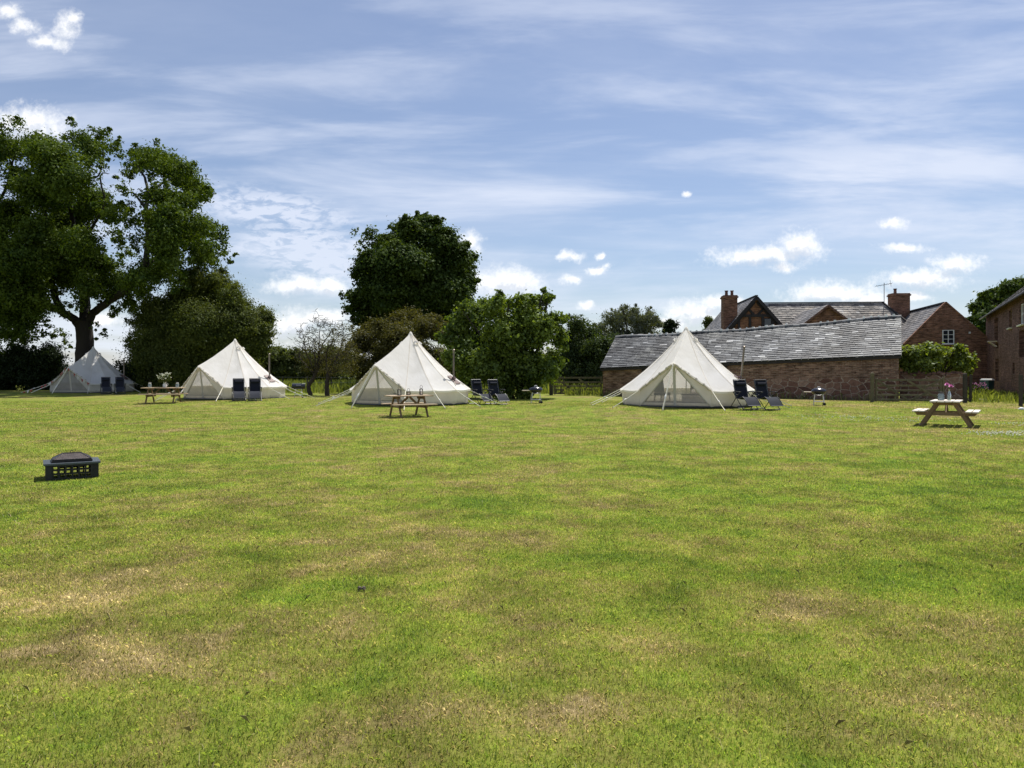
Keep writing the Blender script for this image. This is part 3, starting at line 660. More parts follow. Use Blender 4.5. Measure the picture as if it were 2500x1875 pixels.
# 3 chestnut in the middle
tree('chestnut_tree', 'tall dark round-headed tree rising behind the third tent', 890, 64.0,
     [(922,490,30),(885,503,36),(955,518,38),(985,556,38),(1002,604,33),(992,648,36),(842,535,36),(800,512,26,.5),(780,540,22,.42),(800,575,36),(870,570,55),(930,580,58),(960,630,48),(900,640,58),(840,630,48),(795,645,38),(768,645,26,.8),(757,668,20,.7),(820,685,40),(880,695,48),(955,695,44),(790,600,28),(765,505,14,.35),(905,474,16),(940,478,16),(1010,580,20),(1015,625,18),(860,508,26),(740,635,10,.5),(783,690,26)],
     'chestnut', .235, dy=4.5, dens=740, rs=.86, tr=(.5, .2), seed=8, clump=.36, aspect=.34, flat=.55, up=.8)
# 4 brown-green hawthorn in front of it
tree('hawthorn_tree', 'brownish green hawthorn tree directly behind the third tent', 862, 50.0,
     [(850,690,28),(890,688,28),(822,712,32),(870,730,42),(920,708,34),(950,722,24),(785,740,33),(832,770,42),(900,770,42),(785,790,32),(950,770,30),(745,768,22),(860,812,40),(930,812,35),(800,822,28),(770,715,20,.6),(935,690,18)],
     'thorn', .14, dy=2.4, dens=1000, tr=(.2, .09), seed=12, bark='bark_grey', clump=.34)
# 5 two small twiggy thorn trees with bare tops
def thorn(label, base_s, Y, lst, lean, seed):
    def tk(mb, base, lobes, rnd):
        f = Vector((lean, 0, 1.35)); limb(mb, [Vector((0, 0, -.1)), Vector((-lean * .5, 0, .5)), Vector((lean * .4, 0, 1.0)), f], .15, .10, 8, .02)
        for lb in lobes:
            e = lb[0] - base; mid = f.lerp(e, .5) + Vector((rnd.uniform(-.4, .4), rnd.uniform(-.3, .3), .25))
            limb(mb, [f - Vector((0, 0, .15)), mid, e], .055, .018, 5, .04)
        for c, r, k in lobes_s([l for l in lst if l[1] < 785], Y, 1.3, .9, seed):
            for _ in range(46):
                p = c - base + Vector((rnd.gauss(0, r * .45), rnd.gauss(0, r * .4), rnd.gauss(0, r * .45)))
                d = Vector((rnd.gauss(0, .6), rnd.gauss(0, .6), rnd.uniform(-.2, 1))).normalized() * rnd.uniform(.25, .7)
                q = p + d * .5 + Vector((rnd.uniform(-.1, .1), rnd.uniform(-.1, .1), rnd.uniform(-.1, .1)))
                mb.tube([p, q, p + d + Vector((rnd.uniform(-.15, .15), 0, -.08))], [.016, .012, .006], 4, False)
    t = tree('thorn_tree', label, base_s, Y, lst, 'thorn', .10, dy=1.3, dens=300, trunk=tk, seed=seed, bark='bark_grey', group='small twiggy trees between the second and third tent', clump=.34)
thorn('small twiggy thorn tree with crooked leaning trunk, nearer the second tent', 672, 46.5, [(655,722,26,.4),(690,702,26,.4),(718,715,26,.5),(680,752,32,.8),(648,765,24,.7),(690,785,34,1),(720,775,30,1),(660,795,24,.9)], .30, 21)
thorn('small thorn tree with straight upright trunk, nearer the third tent', 707, 45.5, [(742,716,26,.8),(725,735,26,.9),(752,760,32,1),(735,792,30,1),(700,800,22,.8),(765,800,22,.8)], .05, 22)
# 6 hazel by the gate
def hazel_trunk(mb, base, lobes, rnd):
    for i in range(9):
        a = rnd.uniform(0, 6.28); q = Vector((math.cos(a) * .38, math.sin(a) * .3, 0)); lb = rnd.choice(lobes)
        limb(mb, [q + Vector((0, 0, -.1)), q * 1.3 + Vector((0, 0, 1.0)), (lb[0] - base) * .55 + q, lb[0] - base], .13, .03, 6, .03)
tree('hazel_tree', 'broad bright green leafy tree on a dark stump between third tent and left gate', 1112, 41.5,
     [(1163,655,26),(1183,640,14,.8),(1125,662,30),(1072,662,30),(1022,680,32),(987,702,32),(966,735,24),(1198,690,26),(1208,730,24),(1200,770,28),(1150,710,44),(1090,720,48),(1032,740,44),(992,768,34),(1050,790,44),(1120,780,48),(1170,800,34),(1090,826,34),(1012,806,30),(1140,832,24),(1140,640,12,.6),(1045,655,16),(1000,662,12),(1175,627,8,.5),(1095,850,20),(1130,850,20),(1070,846,16)],
     'hazel', .17, dy=2.2, dens=1000, trunk=hazel_trunk, seed=15, clump=.36, aspect=.36)
# 7 shrubs and trees behind the gate and the barn
tree('elder_tree', 'dark leafy shrub-like tree beyond the gate at the end of the long barn', 1258, 54.0,
     [(1245,702,22),(1225,738,28),(1262,722,28),(1292,752,28),(1250,770,33),(1300,782,25),(1235,808,28),(1280,815,30),(1215,770,24),(1310,755,22),(1228,690,12,.6),(1330,760,24),(1322,735,18)], 'elder', .16, rs=1.05, dy=2.2, dens=900, seed=17, tr=(.2, .08))
tree('willow_tree', 'grey green narrow-leaved willow behind the end of the long barn roof', 1362, 62.0,
     [(1320,692,18),(1350,682,20),(1376,690,20),(1400,690,18),(1417,698,13),(1340,715,24),(1385,716,24),(1300,712,16),(1312,745,24),(1365,745,30),(1345,665,10,.6),(1372,670,9,.6),(1403,672,9,.6),(1330,672,8,.5),(1410,740,24)],
     'willow', .26, dy=2.0, rs=1.05, dens=760, seed=18, tr=(.2, .08), upright=.65, aspect=.16)
tree('conifer_tree', 'small dark rounded conifer showing above the barn roof beside the tallest tent tip', 1447, 72.0, [(1445,703,12),(1456,702,10),(1437,702,9),(1447,694,8),(1440,715,12),(1453,716,12)], 'dark', .18, dy=.8, dens=900, seed=19, tr=(.12, .05), limbs=4)
tree('birch_tree', 'small tree just visible left of the farmhouse roof', 1530, 78.0, [(1531,690,9),(1527,700,9),(1536,699,9),(1532,712,12)], 'far_hedge', .2, dy=.6, dens=900, seed=20, tr=(.1, .04), limbs=3)
tree('sycamore_tree', 'rounded dark green tree behind the two brick outbuildings at the edge of the yard', 2180, 76.0,
     [(2190,622,26),(2152,650,32),(2118,668,22),(2200,672,46),(2140,700,32),(2105,690,13),(2165,740,46),(2115,742,24),(2110,790,24),(2215,720,40),(2240,640,38),(2260,690,40),(2170,625,16),(2125,640,13,.6),(2145,795,30)],
     'chestnut', .34, dy=4, dens=600, seed=25, tr=(.4, .15), clump=.36)
# 8 hedges
def hedge(label, pts, mat, leaf, seed, name='hedge', dens=700, kk=1.0):
    base = Vector((pts[0][0].x, pts[0][0].y, g(pts[0][0].x, pts[0][0].y)))
    t = leaf_cloud(name, [(p, r, kk) for p, r in pts], base, leaf, MT[mat], seed, dens)
    t.location = base; return tag(t, label, 'hedge')
rnd = random.Random(4)
def row(sx0, sx1, sy0, sy1, Y0, Y1, n, r, jx=6, jy=10):
    out = []
    for i in range(n):
        f = (i + rnd.random()) / n; sx = sx0 + (sx1 - sx0) * f + rnd.uniform(-jx, jx); Y = Y0 + (Y1 - Y0) * f + rnd.uniform(-1.2, 1.2)
        out.append((P(sx * 1.1302, (sy0 + (sy1 - sy0) * rnd.random()) * 1.1302, Y), r * rnd.uniform(.7, 1.2)))
    return out
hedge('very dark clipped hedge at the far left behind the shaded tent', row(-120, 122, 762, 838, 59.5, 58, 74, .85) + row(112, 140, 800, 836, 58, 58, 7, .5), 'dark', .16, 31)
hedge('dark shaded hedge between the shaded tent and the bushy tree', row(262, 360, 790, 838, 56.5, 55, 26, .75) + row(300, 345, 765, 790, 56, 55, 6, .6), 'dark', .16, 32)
hedge('far field hedge seen between the second tent and the third tent', row(555, 770, 768, 826, 74, 72, 60, 1.0) + row(585, 640, 757, 770, 74, 73, 5, .5), 'far_hedge', .22, 33, dens=520)
hedge('far field hedge seen under the trees between third tent and left gate', row(960, 1330, 778, 828, 74, 78, 66, 1.0), 'far_hedge', .22, 34, dens=480)
hedge('dark hedge along the far boundary beyond the yard gate', row(1960, 2130, 800, 838, 84, 86, 30, 1.1), 'elder', .22, 35, dens=480)
# 9 tall meadow grass behind the tents and rough weeds by the yard
def patch(n, poly, seed):
    r = np.random.default_rng(seed); x0 = min(p[0] for p in poly); x1 = max(p[0] for p in poly); y0 = min(p[1] for p in poly); y1 = max(p[1] for p in poly)
    p = np.stack([r.uniform(x0, x1, n), r.uniform(y0, y1, n)], 1); ins = np.zeros(n, bool); j = len(poly) - 1
    for i in range(len(poly)):
        (xi, yi), (xj, yj) = poly[i], poly[j]
        c = ((yi > p[:, 1]) != (yj > p[:, 1])) & (p[:, 0] < (xj - xi) * (p[:, 1] - yi) / (yj - yi + 1e-9) + xi); ins ^= c; j = i
    return p[ins]
mg = grass('meadow_grass', patch(26000, [(-24, 50), (8, 49), (12, 66), (-34, 70)], 2), .45, 1.0, .016, MT['meadow'], 41, lean=.28, dscale=22)
tag(mg, 'tall uncut meadow grass under and behind the trees', 'meadow grass', kind='stuff')
wd = np.concatenate([patch(2600, [(5.2, 44.9), (5.0, 44.4), (19.0, 37.4), (19.3, 37.95)], 8), patch(500, [(3.2, 46.2), (6, 45.9), (6, 45.4), (3.2, 45.6)], 12), patch(5200, [(22.2, 36.5), (27.5, 33), (27, 38), (30.5, 49), (27.0, 49)], 3), patch(900, [(18.5, 25), (22.5, 25), (22.5, 27), (18.5, 26)], 4)])
wg = grass('rough_grass', wd, .18, .62, .015, MT['meadow'], 42, lean=.4, dscale=22)
tag(wg, 'rough uncut grass and weeds along the foot of the brick barns', 'rough grass', kind='stuff')
# clover in flower near the table with the pink flowers
r_ = np.random.default_rng(6)
cl = np.concatenate([r_.normal((12.15, 18.7), (.42, .32), (150, 2)), r_.normal((13.4, 18.9), (.35, .3), (80, 2)), r_.normal((11.3, 24.2), (1.4, .8), (130, 2)), r_.normal((14.5, 21.6), (.4, .3), (40, 2))])
mb = MB()
for x, y in cl:
    z = g(x, y) + random.uniform(.03, .06); mb.lathe([(0, -.012), (.014, -.006), (.016, .004), (.009, .013), (0, .015)], 6, (x, y, z))
tag(ob('clover_flowers', mb, MT['petal_white']), 'patches of white clover flowers in the lawn', 'clover', kind='stuff')
# concrete strip of the yard track, and the track itself
mb = MB(); x0, x1 = 22.3, 29.0
V = []; Fc = []
for i in range(13):
    x = 20.9 + i * .33
    for yv in (39.6, 40.9): V.append((x + (yv - 39.6) * .55, yv + math.sin(i) * .05, g(x, yv) + .03))
for i in range(12): Fc.append((2 * i, 2 * i + 2, 2 * i + 3, 2 * i + 1))
mb.add(V, Fc); tr_ = ob('track', mb, MT['concrete']); tag(tr_, kind='structure')

# ---------------------------------------------------------------- buildings
def slates(mb, A, B, C, D, rows, w, lift=.022, jit=.012, up=None):
    """A eave left, B eave right, C ridge right, D ridge left: courses of separate slates, each tilted a little"""
    A, B, C, D = map(Vector, (A, B, C, D)); n = (B - A).cross(D - A).normalized()
    if n.z < 0: n = -n
    for r in range(rows):
        t0, t1 = r / rows, min(1.0, (r + 1.16) / rows)
        a0, b0, a1, b1 = A.lerp(D, t0), B.lerp(C, t0), A.lerp(D, t1), B.lerp(C, t1)
        L = (b0 - a0).length; k = max(1, int(L / w)); off = random.uniform(0, 1)
        edges = [0.0]; x = (off - 1) / k
        while x < 1:
            x += random.uniform(.75, 1.25) / k
            if x > edges[-1] + .2 / k: edges.append(min(1, x))
        edges[-1] = 1.0
        sag = random.uniform(-.008, .008)
        for i in range(len(edges) - 1):
            f0, f1 = edges[i], edges[i + 1] - .010 / max(L, .01) * w * 4
            j1, j2 = random.uniform(0, jit), random.uniform(0, jit); dz = random.uniform(-jit, jit) if r else 0
            dn = (a0 - a1).normalized() * (random.uniform(-.6, 1.0) * jit + sag)
            p = [a0.lerp(b0, f0) + n * (lift + j1) + dn, a0.lerp(b0, f1) + n * (lift + j2) + dn, a1.lerp(b1, f1) + n * .004, a1.lerp(b1, f0) + n * .004]
            lo = [p[0] - n * .016, p[1] - n * .016]
            mb.add(p + lo, [(0, 1, 2, 3), (4, 5, 1, 0), (4, 0, 3), (5, 2, 1)])
def gable_walls(mb, L, D, h0, h1, hr0, hr1, z0=-.3):
    """x along the front 0..L, y 0..D inward; eaves h0..h1, ridge hr0..hr1 at y = D/2"""
    N = 12
    fr = [(L * i / N, 0, h0 + (h1 - h0) * i / N) for i in range(N + 1)]
    V = [(x, y, z0) for x, y, z in fr] + fr
    mb.add(V, [(i, i + 1, N + 2 + i, N + 1 + i) for i in range(N)])
    V = [(x, D, z0) for x, y, z in fr] + [(x, D, z) for x, y, z in fr]
    mb.add(V, [(i + 1, i, N + 1 + i, N + 2 + i) for i in range(N)])
    mb.add([(0, 0, z0), (0, 0, h0), (0, D / 2, hr0), (0, D, h0), (0, D, z0)], [(0, 1, 2, 3, 4)])
    mb.add([(L, 0, z0), (L, D, z0), (L, D, h1), (L, D / 2, hr1), (L, 0, h1)], [(0, 1, 2, 3, 4)])

# --- long barn
bl, brr = Vector((5.4, 45.1, .15)), Vector((19.4, 38.0, .15))
ba = math.atan2(brr.y - bl.y, brr.x - bl.x); BL = (brr - bl).to_2d().length
barn = thing('long_barn', 'long low brick and stone barn with slate roof behind the right-hand tent', 'barn', bl, ba)
h0, h1, hr0, hr1, BD = 1.68, 2.30, 3.62, 4.42, 5.4
mb = MB(); gable_walls(mb, BL, BD, h0 - .06, h1 - .06, hr0 - .12, hr1 - .12); ob('wall', mb, MT['brick_barn'], barn)
def ridge_z(t): return hr0 + (hr1 - hr0) * t - .13 * 4 * t * (1 - t) + .03 * math.sin(t * 23)
mb = MB(); NS = 8; ov = .16
for s in (0, 1):
    for i in range(NS):
        t0, t1 = i / NS, (i + 1) / NS
        xa, xb = -.12 + (BL + .24) * t0, -.12 + (BL + .24) * t1
        ea, eb = h0 + (h1 - h0) * t0 - .02, h0 + (h1 - h0) * t1 - .02
        ya, yb = (-ov, BD / 2) if s == 0 else (BD + ov, BD / 2)
        q4 = [(xa, ya, ea), (xb, ya, eb), (xb, yb, ridge_z(t1)), (xa, yb, ridge_z(t0))]
        mb.add([Vector(p) - Vector((0, 0, .03)) for p in q4], [(0, 1, 2, 3)])
        if s == 0: slates(mb, *q4, 19, .34, .028, .016)
        else: slates(mb, q4[1], q4[0], q4[3], q4[2], 12, .5)
ob('roof', mb, MT['slate'], barn)
mb = MB(); n = 44
for i in range(n):
    t0, t1 = i / n, (i + .985) / n; j = random.uniform(-.012, .018)
    xa, xb = -.13 + (BL + .26) * t0, -.13 + (BL + .26) * t1
    za, zb = ridge_z(t0) + .035 + j, ridge_z(t1) + .035 + j
    s = [(-.14, -.07), (-.09, .01), (0, .045), (.09, .01), (.14, -.07), (0, -.02)]
    V = [(xa, BD / 2 + a, za + b) for a, b in s] + [(xb, BD / 2 + a, zb + b) for a, b in s]
    mb.add(V, [(k, (k + 1) % 6, 6 + (k + 1) % 6, 6 + k) for k in range(6)] + [(5, 4, 3, 2, 1, 0), (6, 7, 8, 9, 10, 11)], rnd=random.uniform(0, .9))
for i in range(1, n):
    if random.random() < .8: t = i / n; mb.box((-.13 + (BL + .26) * t, BD / 2 - .03, ridge_z(t) + .085), (random.uniform(.10, .18), .18, random.uniform(.09, .15)), rz=random.uniform(-.3, .3), taper=.6, rnd=1.0)
ob('ridge_tiles', mb, MT['ridge'], barn)
mb = MB(); mb.beam((-.1, -.055, h0 - .13), (BL + .1, -.055, h1 - .13), .10, .13); ob('eaves_board', mb, MT['timber_dark'], barn)
for tx in (.165, .452):
    x = BL * tx; z = h0 + (h1 - h0) * tx - .36
    fr = MB(); fr.box((x, -.012, z), (.30, .02, .26)); f_ = ob('vent_hole', fr, MT['rubber'], barn)
    fr = MB()
    for dx in (-.16, .16): fr.box((x + dx, -.02, z), (.03, .05, .30))
    fr.box((x, -.02, z + .145), (.29, .05, .03)); ob('frame', fr, MT['timber_dark'], f_)

# --- farmhouse
FY, FX = 60.0, 19.3
fh = thing('farmhouse', 'large farmhouse with timber-framed gable and two chimneys behind the long barn', 'farmhouse', (FX, FY, .1), R(-5))
# local x right, y away. Cross wing: gable at y 0, half width 3.3, apex 7.5
hw, ez, az, wl = 3.5, 3.35, 7.45, 14.0
mb = MB()
mb.add([(-hw, 0, 0), (hw, 0, 0), (hw, 0, ez), (0, 0, az - .1), (-hw, 0, ez)], [(0, 1, 2, 3, 4)])
mb.add([(-hw, 0, 0), (-hw, 0, ez), (-hw, wl, ez), (-hw, wl, 0)], [(0, 1, 2, 3)]); mb.add([(hw, 0, 0), (hw, wl, 0), (hw, wl, ez), (hw, 0, ez)], [(0, 1, 2, 3)])
mb.add([(-hw, wl, 0), (-hw, wl, ez), (0, wl, az - .1), (hw, wl, ez), (hw, wl, 0)], [(0, 1, 2, 3, 4)])
# main range to the right: front wall y 1, back wall y 7, ridge y 4
mx0, mx1, my0, my1, mr, mez = 2.0, 13.9, 1.1, 7.4, 7.25, 3.6
my = (my0 + my1) / 2
mb.box(((mx0 + mx1) / 2, my, mez / 2), (mx1 - mx0, my1 - my0, mez))
# brick gable of the lower middle wing
cx_, cy_, cw, ca, ce = 4.55, -3.0, 2.6, 6.42, 4.45
mb.add([(cx_ - cw, cy_, 0), (cx_ + cw, cy_, 0), (cx_ + cw, cy_, ce), (cx_, cy_, ca), (cx_ - cw, cy_, ce)], [(0, 1, 2, 3, 4)])
mb.add([(cx_ - cw, cy_, 0), (cx_ - cw, cy_, ce), (cx_ - cw, my0, ce), (cx_ - cw, my0, 0)], [(0, 1, 2, 3)]); mb.add([(cx_ + cw, cy_, 0), (cx_ + cw, my0, 0), (cx_ + cw, my0, ce), (cx_ + cw, cy_, ce)], [(0, 1, 2, 3)])
ob('wall', mb, MT['brick_house'], fh)
mb = MB(); o_ = .25; dz = o_ * (az - ez) / hw
slates(mb, (-hw - o_, wl + .3, ez - dz), (-hw - o_, -.35, ez - dz), (0, -.35, az), (0, wl + .3, az), 24, .36)
mb.add([(-hw - o_, wl + .3, ez - dz - .03), (-hw - o_, -.35, ez - dz - .03), (0, -.35, az - .03), (0, wl + .3, az - .03)], [(0, 1, 2, 3)])
slates(mb, (hw + o_, -.35, ez - dz), (hw + o_, wl + .3, ez - dz), (0, wl + .3, az), (0, -.35, az), 24, .36)
mb.add([(hw + o_, -.35, ez - dz - .03), (hw + o_, wl + .3, ez - dz - .03), (0, wl + .3, az - .03), (0, -.35, az - .03)], [(0, 1, 2, 3)])
wing = ob('roof', mb, MT['slate_grey'], fh); tag(wing, label='steep plain grey slate roof of the timber-framed wing')
mb = MB(); hip = 2.6
A, B, C_, D = (mx0 - 2, my0 - .25, mez - .2), (mx1 + .3, my0 - .25, mez - .2), (mx1 - hip, my, mr), (mx0 - 2, my, mr)
slates(mb, A, B, C_, D, 20, .38, .022, .02); mb.add([Vector(p) - Vector((0, 0, .03)) for p in (A, B, C_, D)], [(0, 1, 2, 3)])
B2 = (mx1 + .3, my1 + .25, mez - .2); slates(mb, B, B2, C_, Vector(C_) + Vector((0, .02, 0)), 20, .38); mb.add([Vector(p) - Vector((0, 0, .03)) for p in (B, B2, C_)], [(0, 1, 2)])
A2 = (mx0 - 2, my1 + .25, mez - .2); slates(mb, B2, A2, D, C_, 14, .6); mb.add([Vector(p) - Vector((0, 0, .03)) for p in (B2, A2, D, C_)], [(0, 1, 2, 3)])
main_roof = ob('roof', mb, MT['slate_house'], fh); tag(main_roof, label='long lichen-stained slate roof with hipped end')
mb = MB(); cdz = .2 * (ca - ce) / cw; yb = my0 + 2.6
slates(mb, (cx_ - cw - .2, yb, ce - cdz), (cx_ - cw - .2, cy_ - .2, ce - cdz), (cx_, cy_ - .2, ca + .06), (cx_, yb + .2, ca + .06), 12, .36)
slates(mb, (cx_ + cw + .2, cy_ - .2, ce - cdz), (cx_ + cw + .2, yb, ce - cdz), (cx_, yb + .2, ca + .06), (cx_, cy_ - .2, ca + .06), 12, .36)
mb.add([(cx_ - cw - .2, yb, ce - cdz - .03), (cx_ - cw - .2, cy_ - .2, ce - cdz - .03), (cx_, cy_ - .2, ca + .03), (cx_, yb + .2, ca + .03)], [(0, 1, 2, 3)])
mb.add([(cx_ + cw + .2, cy_ - .2, ce - cdz - .03), (cx_ + cw + .2, yb, ce - cdz - .03), (cx_, yb + .2, ca + .03), (cx_, cy_ - .2, ca + .03)], [(0, 1, 2, 3)])
low = ob('roof', mb, MT['slate_grey'], fh); tag(low, label='small plain roof over the brick gable')
mb = MB(); mb.beam((cx_ - cw + .2, yb - .9, ce + .34), (cx_ - .75, yb + .55, ca - .12), .16, .05); ob('valley_lead', mb, MT['white_paint'], fh)
mb = MB()
for sx in (-1, 1): mb.beam((cx_ + sx * (cw + .2), cy_ - .23, ce - cdz - .08), (cx_, cy_ - .23, ca - .02), .05, .16)
ob('bargeboard', mb, MT['brick_shed'], fh)
mb = MB(); mb.beam((mx0 - 1.5, my, mr + .06), (mx1 - hip + .1, my, mr + .05), .2, .07); mb.beam((0, -.35, az + .04), (0, wl + .3, az + .04), .2, .07); mb.beam((mx1 - hip, my, mr + .05), (mx1 + .3, my0 - .25, mez - .13), .2, .1)
ob('ridge_tiles', mb, MT['timber_dark'], fh)
# timber framing of the gable
mb = MB(); y = -.05
for s in (-1, 1):
    mb.beam((s * (hw + .28), -.33, ez - dz - .12), (0, -.33, az - .10), .06, .24)
    mb.beam((s * (hw - .30), y, ez + .12), (s * .10, y, az - .46), .12, .20)
zc = 5.92
mb.beam((-1.25, y - .01, zc), (1.25, y - .01, zc), .13, .20)
mb.beam((-2.7, y - .01, 4.35), (2.7, y - .01, 4.35), .13, .24)
for x in (-1.32, -.46, .52, 1.30): mb.beam((x, y - .005, 4.45), (x, y - .005, zc - .08 if abs(x) < 1.2 else 5.6), .12, .19, up=(1, 0, 0))
for s in (-1, 1):
    mb.beam((s * .16, y, zc + .08), (s * .66, y, zc + .62), .12, .17, up=(1, 0, 0)); mb.beam((s * .52, y, zc + .70), (s * .16, y, az - .52), .12, .13, up=(1, 0, 0))
ob('timber_frame', mb, MT['timber_dark'], fh)
mb = MB(); mb.prism([(-2.6, -.012, 3.3), (2.6, -.012, 3.3), (2.6, -.012, 4.3), (.1, -.012, az - .4), (-.1, -.012, az - .4), (-2.6, -.012, 4.3)], (0, .010, 0)); ob('infill_panel', mb, MT['brick_panel'], fh)
mb = MB(); mb.box((.90, -.06, 5.30), (.60, .05, .80)); wn = ob('window', mb, MT['timber_dark'], fh)
mb = MB(); mb.box((.90, -.095, 5.34), (.48, .02, .62)); ob('pane', mb, MT['window_glass'], wn)
def chimney(name, c, s, pots, par):
    mb = MB(); mb.box((c[0], c[1], c[2]), s); mb.box((c[0], c[1], c[2] + s[2] / 2 + .06), (s[0] + .14, s[1] + .14, .12)); mb.box((c[0], c[1], c[2] + s[2] / 2 + .17), (s[0] + .02, s[1] + .02, .10))
    ch = ob(name, mb, MT['brick_house'], par)
    for p in pots:
        m2 = MB(); m2.lathe([(.13, 0), (.11, .34), (.15, .36), (.15, .42), (.09, .42), (.09, .06)], 12, (c[0] + p, c[1], c[2] + s[2] / 2 + .22)); ob('chimney_pot', m2, MT['brick_shed'], ch, smooth=True)
    return ch
chimney('chimney', (-1.75, 1.6, 6.1), (1.08, 1.2, 2.7), (-.22, .22), fh)
chimney('chimney', (12.75, 4.6, 6.3), (1.42, .95, 3.0), (-.3,), fh)
m2 = MB(); m2.tube([(11.45, 4.3, 6.9), (11.45, 4.3, 8.9)], .025, 6); m2.tube([(10.75, 4.2, 8.62), (12.1, 4.4, 8.86)], .018, 5)
for k in range(7): f = k / 6; p = Vector((10.75, 4.2, 8.62)).lerp(Vector((12.1, 4.4, 8.86)), f); m2.tube([p + Vector((-.02, -.28 + .1 * f, .04)), p + Vector((.02, .28 - .1 * f, -.04))], .010, 4)
m2.tube([Vector((12.05, 4.4, 8.6)), Vector((11.95, 4.38, 9.15))], .014, 4)
ob('aerial', m2, MT['black_steel'], fh)

# --- gabled outbuilding with the white window
gy0 = 55.0; gax = (2309 - CX) / F * gy0
gh = thing('brick_outbuilding', 'brick outbuilding with pointed gable and small white window behind the yard wall', 'outbuilding', (gax, gy0, .05), R(-12))
gw, gel, gea = 2.75, 3.55, 6.5; glen = 13.0
mb = MB()
mb.add([(-gw, 0, -.2), (gw, 0, -.2), (gw, 0, gel + .35), (1.0, 0, 5.55), (0, 0, gea), (-gw, 0, gel)], [(0, 1, 2, 3, 4, 5)])
mb.add([(-gw, 0, -.2), (-gw, 0, gel), (-gw, glen, gel), (-gw, glen, -.2)], [(0, 1, 2, 3)]); mb.add([(gw, 0, -.2), (gw, glen, -.2), (gw, glen, gel + .35), (gw, 0, gel + .35)], [(0, 1, 2, 3)])
mb.add([(-gw, glen, -.2), (-gw, glen, gel), (0, glen, gea), (gw, glen, gel + .35), (gw, glen, -.2)], [(0, 1, 2, 3, 4)])
for s in (-1, 1):   # raised verge of brick
    mb.beam((s * (gw + .06), .06, (gel if s < 0 else gel + .33)), (0, .06, gea + .08), .26, .10)
mb.box((gw - .12, -.05, 1.7), (.28, .12, 3.6))
ob('wall', mb, MT['brick_house'], gh)
mb = MB(); slates(mb, (-gw - .25, glen, gel - .25), (-gw - .25, .12, gel - .25), (0, .12, gea), (0, glen, gea), 18, .4); slates(mb, (gw + .2, .12, gel + .1), (gw + .2, glen, gel + .1), (0, glen, gea), (0, .12, gea), 18, .4)
mb.add([(-gw - .25, glen, gel - .28), (-gw - .25, .12, gel - .28), (0, .12, gea - .03), (0, glen, gea - .03)], [(0, 1, 2, 3)]); mb.add([(gw + .2, .12, gel + .07), (gw + .2, glen, gel + .07), (0, glen, gea - .03), (0, .12, gea - .03)], [(0, 1, 2, 3)])
ob('roof', mb, MT['slate_grey'], gh)
mb = MB(); mb.beam((0, .15, gea + .06), (0, glen, gea + .06), .24, .12); ob('ridge_tiles', mb, MT['timber_dark'], gh)
wx, wz = .15, 4.06
mb = MB(); mb.box((wx, -.012, wz), (.72, .03, .92)); wn = ob('window', mb, MT['window_glass'], gh)
mb = MB()
for dx, w_ in ((-.36, .06), (0, .05), (.36, .06)): mb.box((wx + dx, -.045, wz), (w_, .05, 1.0))
for dz_ in (-.48, -.16, .16, .48): mb.box((wx, -.042, wz + dz_), (.78, .04, .05 if abs(dz_) > .3 else .035))
ob('frame', mb, MT['white_paint'], wn)
mb = MB(); mb.box((wx, -.07, wz - .53), (.86, .12, .05)); ob('sill', mb, MT['white_paint'], wn)
mb = MB(); mb.box((1.55, -.06, 4.35), (.11, .10, .14)); ob('wall_lamp', mb, MT['white_plastic'], gh)

# --- tall brick barn cut by the right edge: front wall runs from far left to near right
fa, fb = Vector((34.4, 55.0, .05)), Vector((24.3, 35.0, .05))
ang = math.atan2(fb.y - fa.y, fb.x - fa.x); SL = (fb - fa).to_2d().length
tb = thing('tall_barn', 'tall two-storey brick barn cut off by the right edge of the photo', 'barn', fa, ang)   # local x runs towards the camera, y away from the yard
TH = 5.6
def hole_wall(mb, L, H, holes, y=0, t=.35):
    xs = sorted({0, L} | {h[0] for h in holes} | {h[1] for h in holes}); zs = sorted({-.4, H} | {h[2] for h in holes} | {h[3] for h in holes})
    for i in range(len(xs) - 1):
        for j in range(len(zs) - 1):
            x, z = (xs[i] + xs[i + 1]) / 2, (zs[j] + zs[j + 1]) / 2
            if any(h[0] < x < h[1] and h[2] < z < h[3] for h in holes): continue
            mb.add([(xs[i], y, zs[j]), (xs[i + 1], y, zs[j]), (xs[i + 1], y, zs[j + 1]), (xs[i], y, zs[j + 1])], [(0, 1, 2, 3)])
    for a, b, c, d in holes:
        for q4 in ([(a, y, c), (a, y + t, c), (a, y + t, d), (a, y, d)], [(b, y, c), (b, y, d), (b, y + t, d), (b, y + t, c)], [(a, y, d), (a, y + t, d), (b, y + t, d), (b, y, d)], [(a, y, c), (b, y, c), (b, y + t, c), (a, y + t, c)]):
            mb.add(q4, [(0, 1, 2, 3)])
def wall_x(u):                       # where the view ray of column u meets the front wall
    k = (u - CX) / F; d = (fb - fa) / SL
    return (k * fa.y - fa.x) / (d.x - k * d.y)
def hz_(v, x): Y = fa.y + (fb.y - fa.y) / SL * x; return CAM_H - (v - HOR) / F * Y - .05
def HZ(u0, u1, v0, v1): x0, x1 = wall_x(u0), wall_x(u1); xm = (x0 + x1) / 2; return (x0, x1, hz_(v1, xm), hz_(v0, xm))
holes = [HZ(2427.5, 2436.5, 777, 832), HZ(2464, 2470.5, 756, 800), HZ(2428, 2437.5, 838, 850), HZ(2430, 2438, 876, 930), HZ(2472, 2477, 886, 912), HZ(2489, 2499, 740, 792), HZ(2488, 2500, 806, 872)]
mb = MB(); hole_wall(mb, SL, TH, holes)
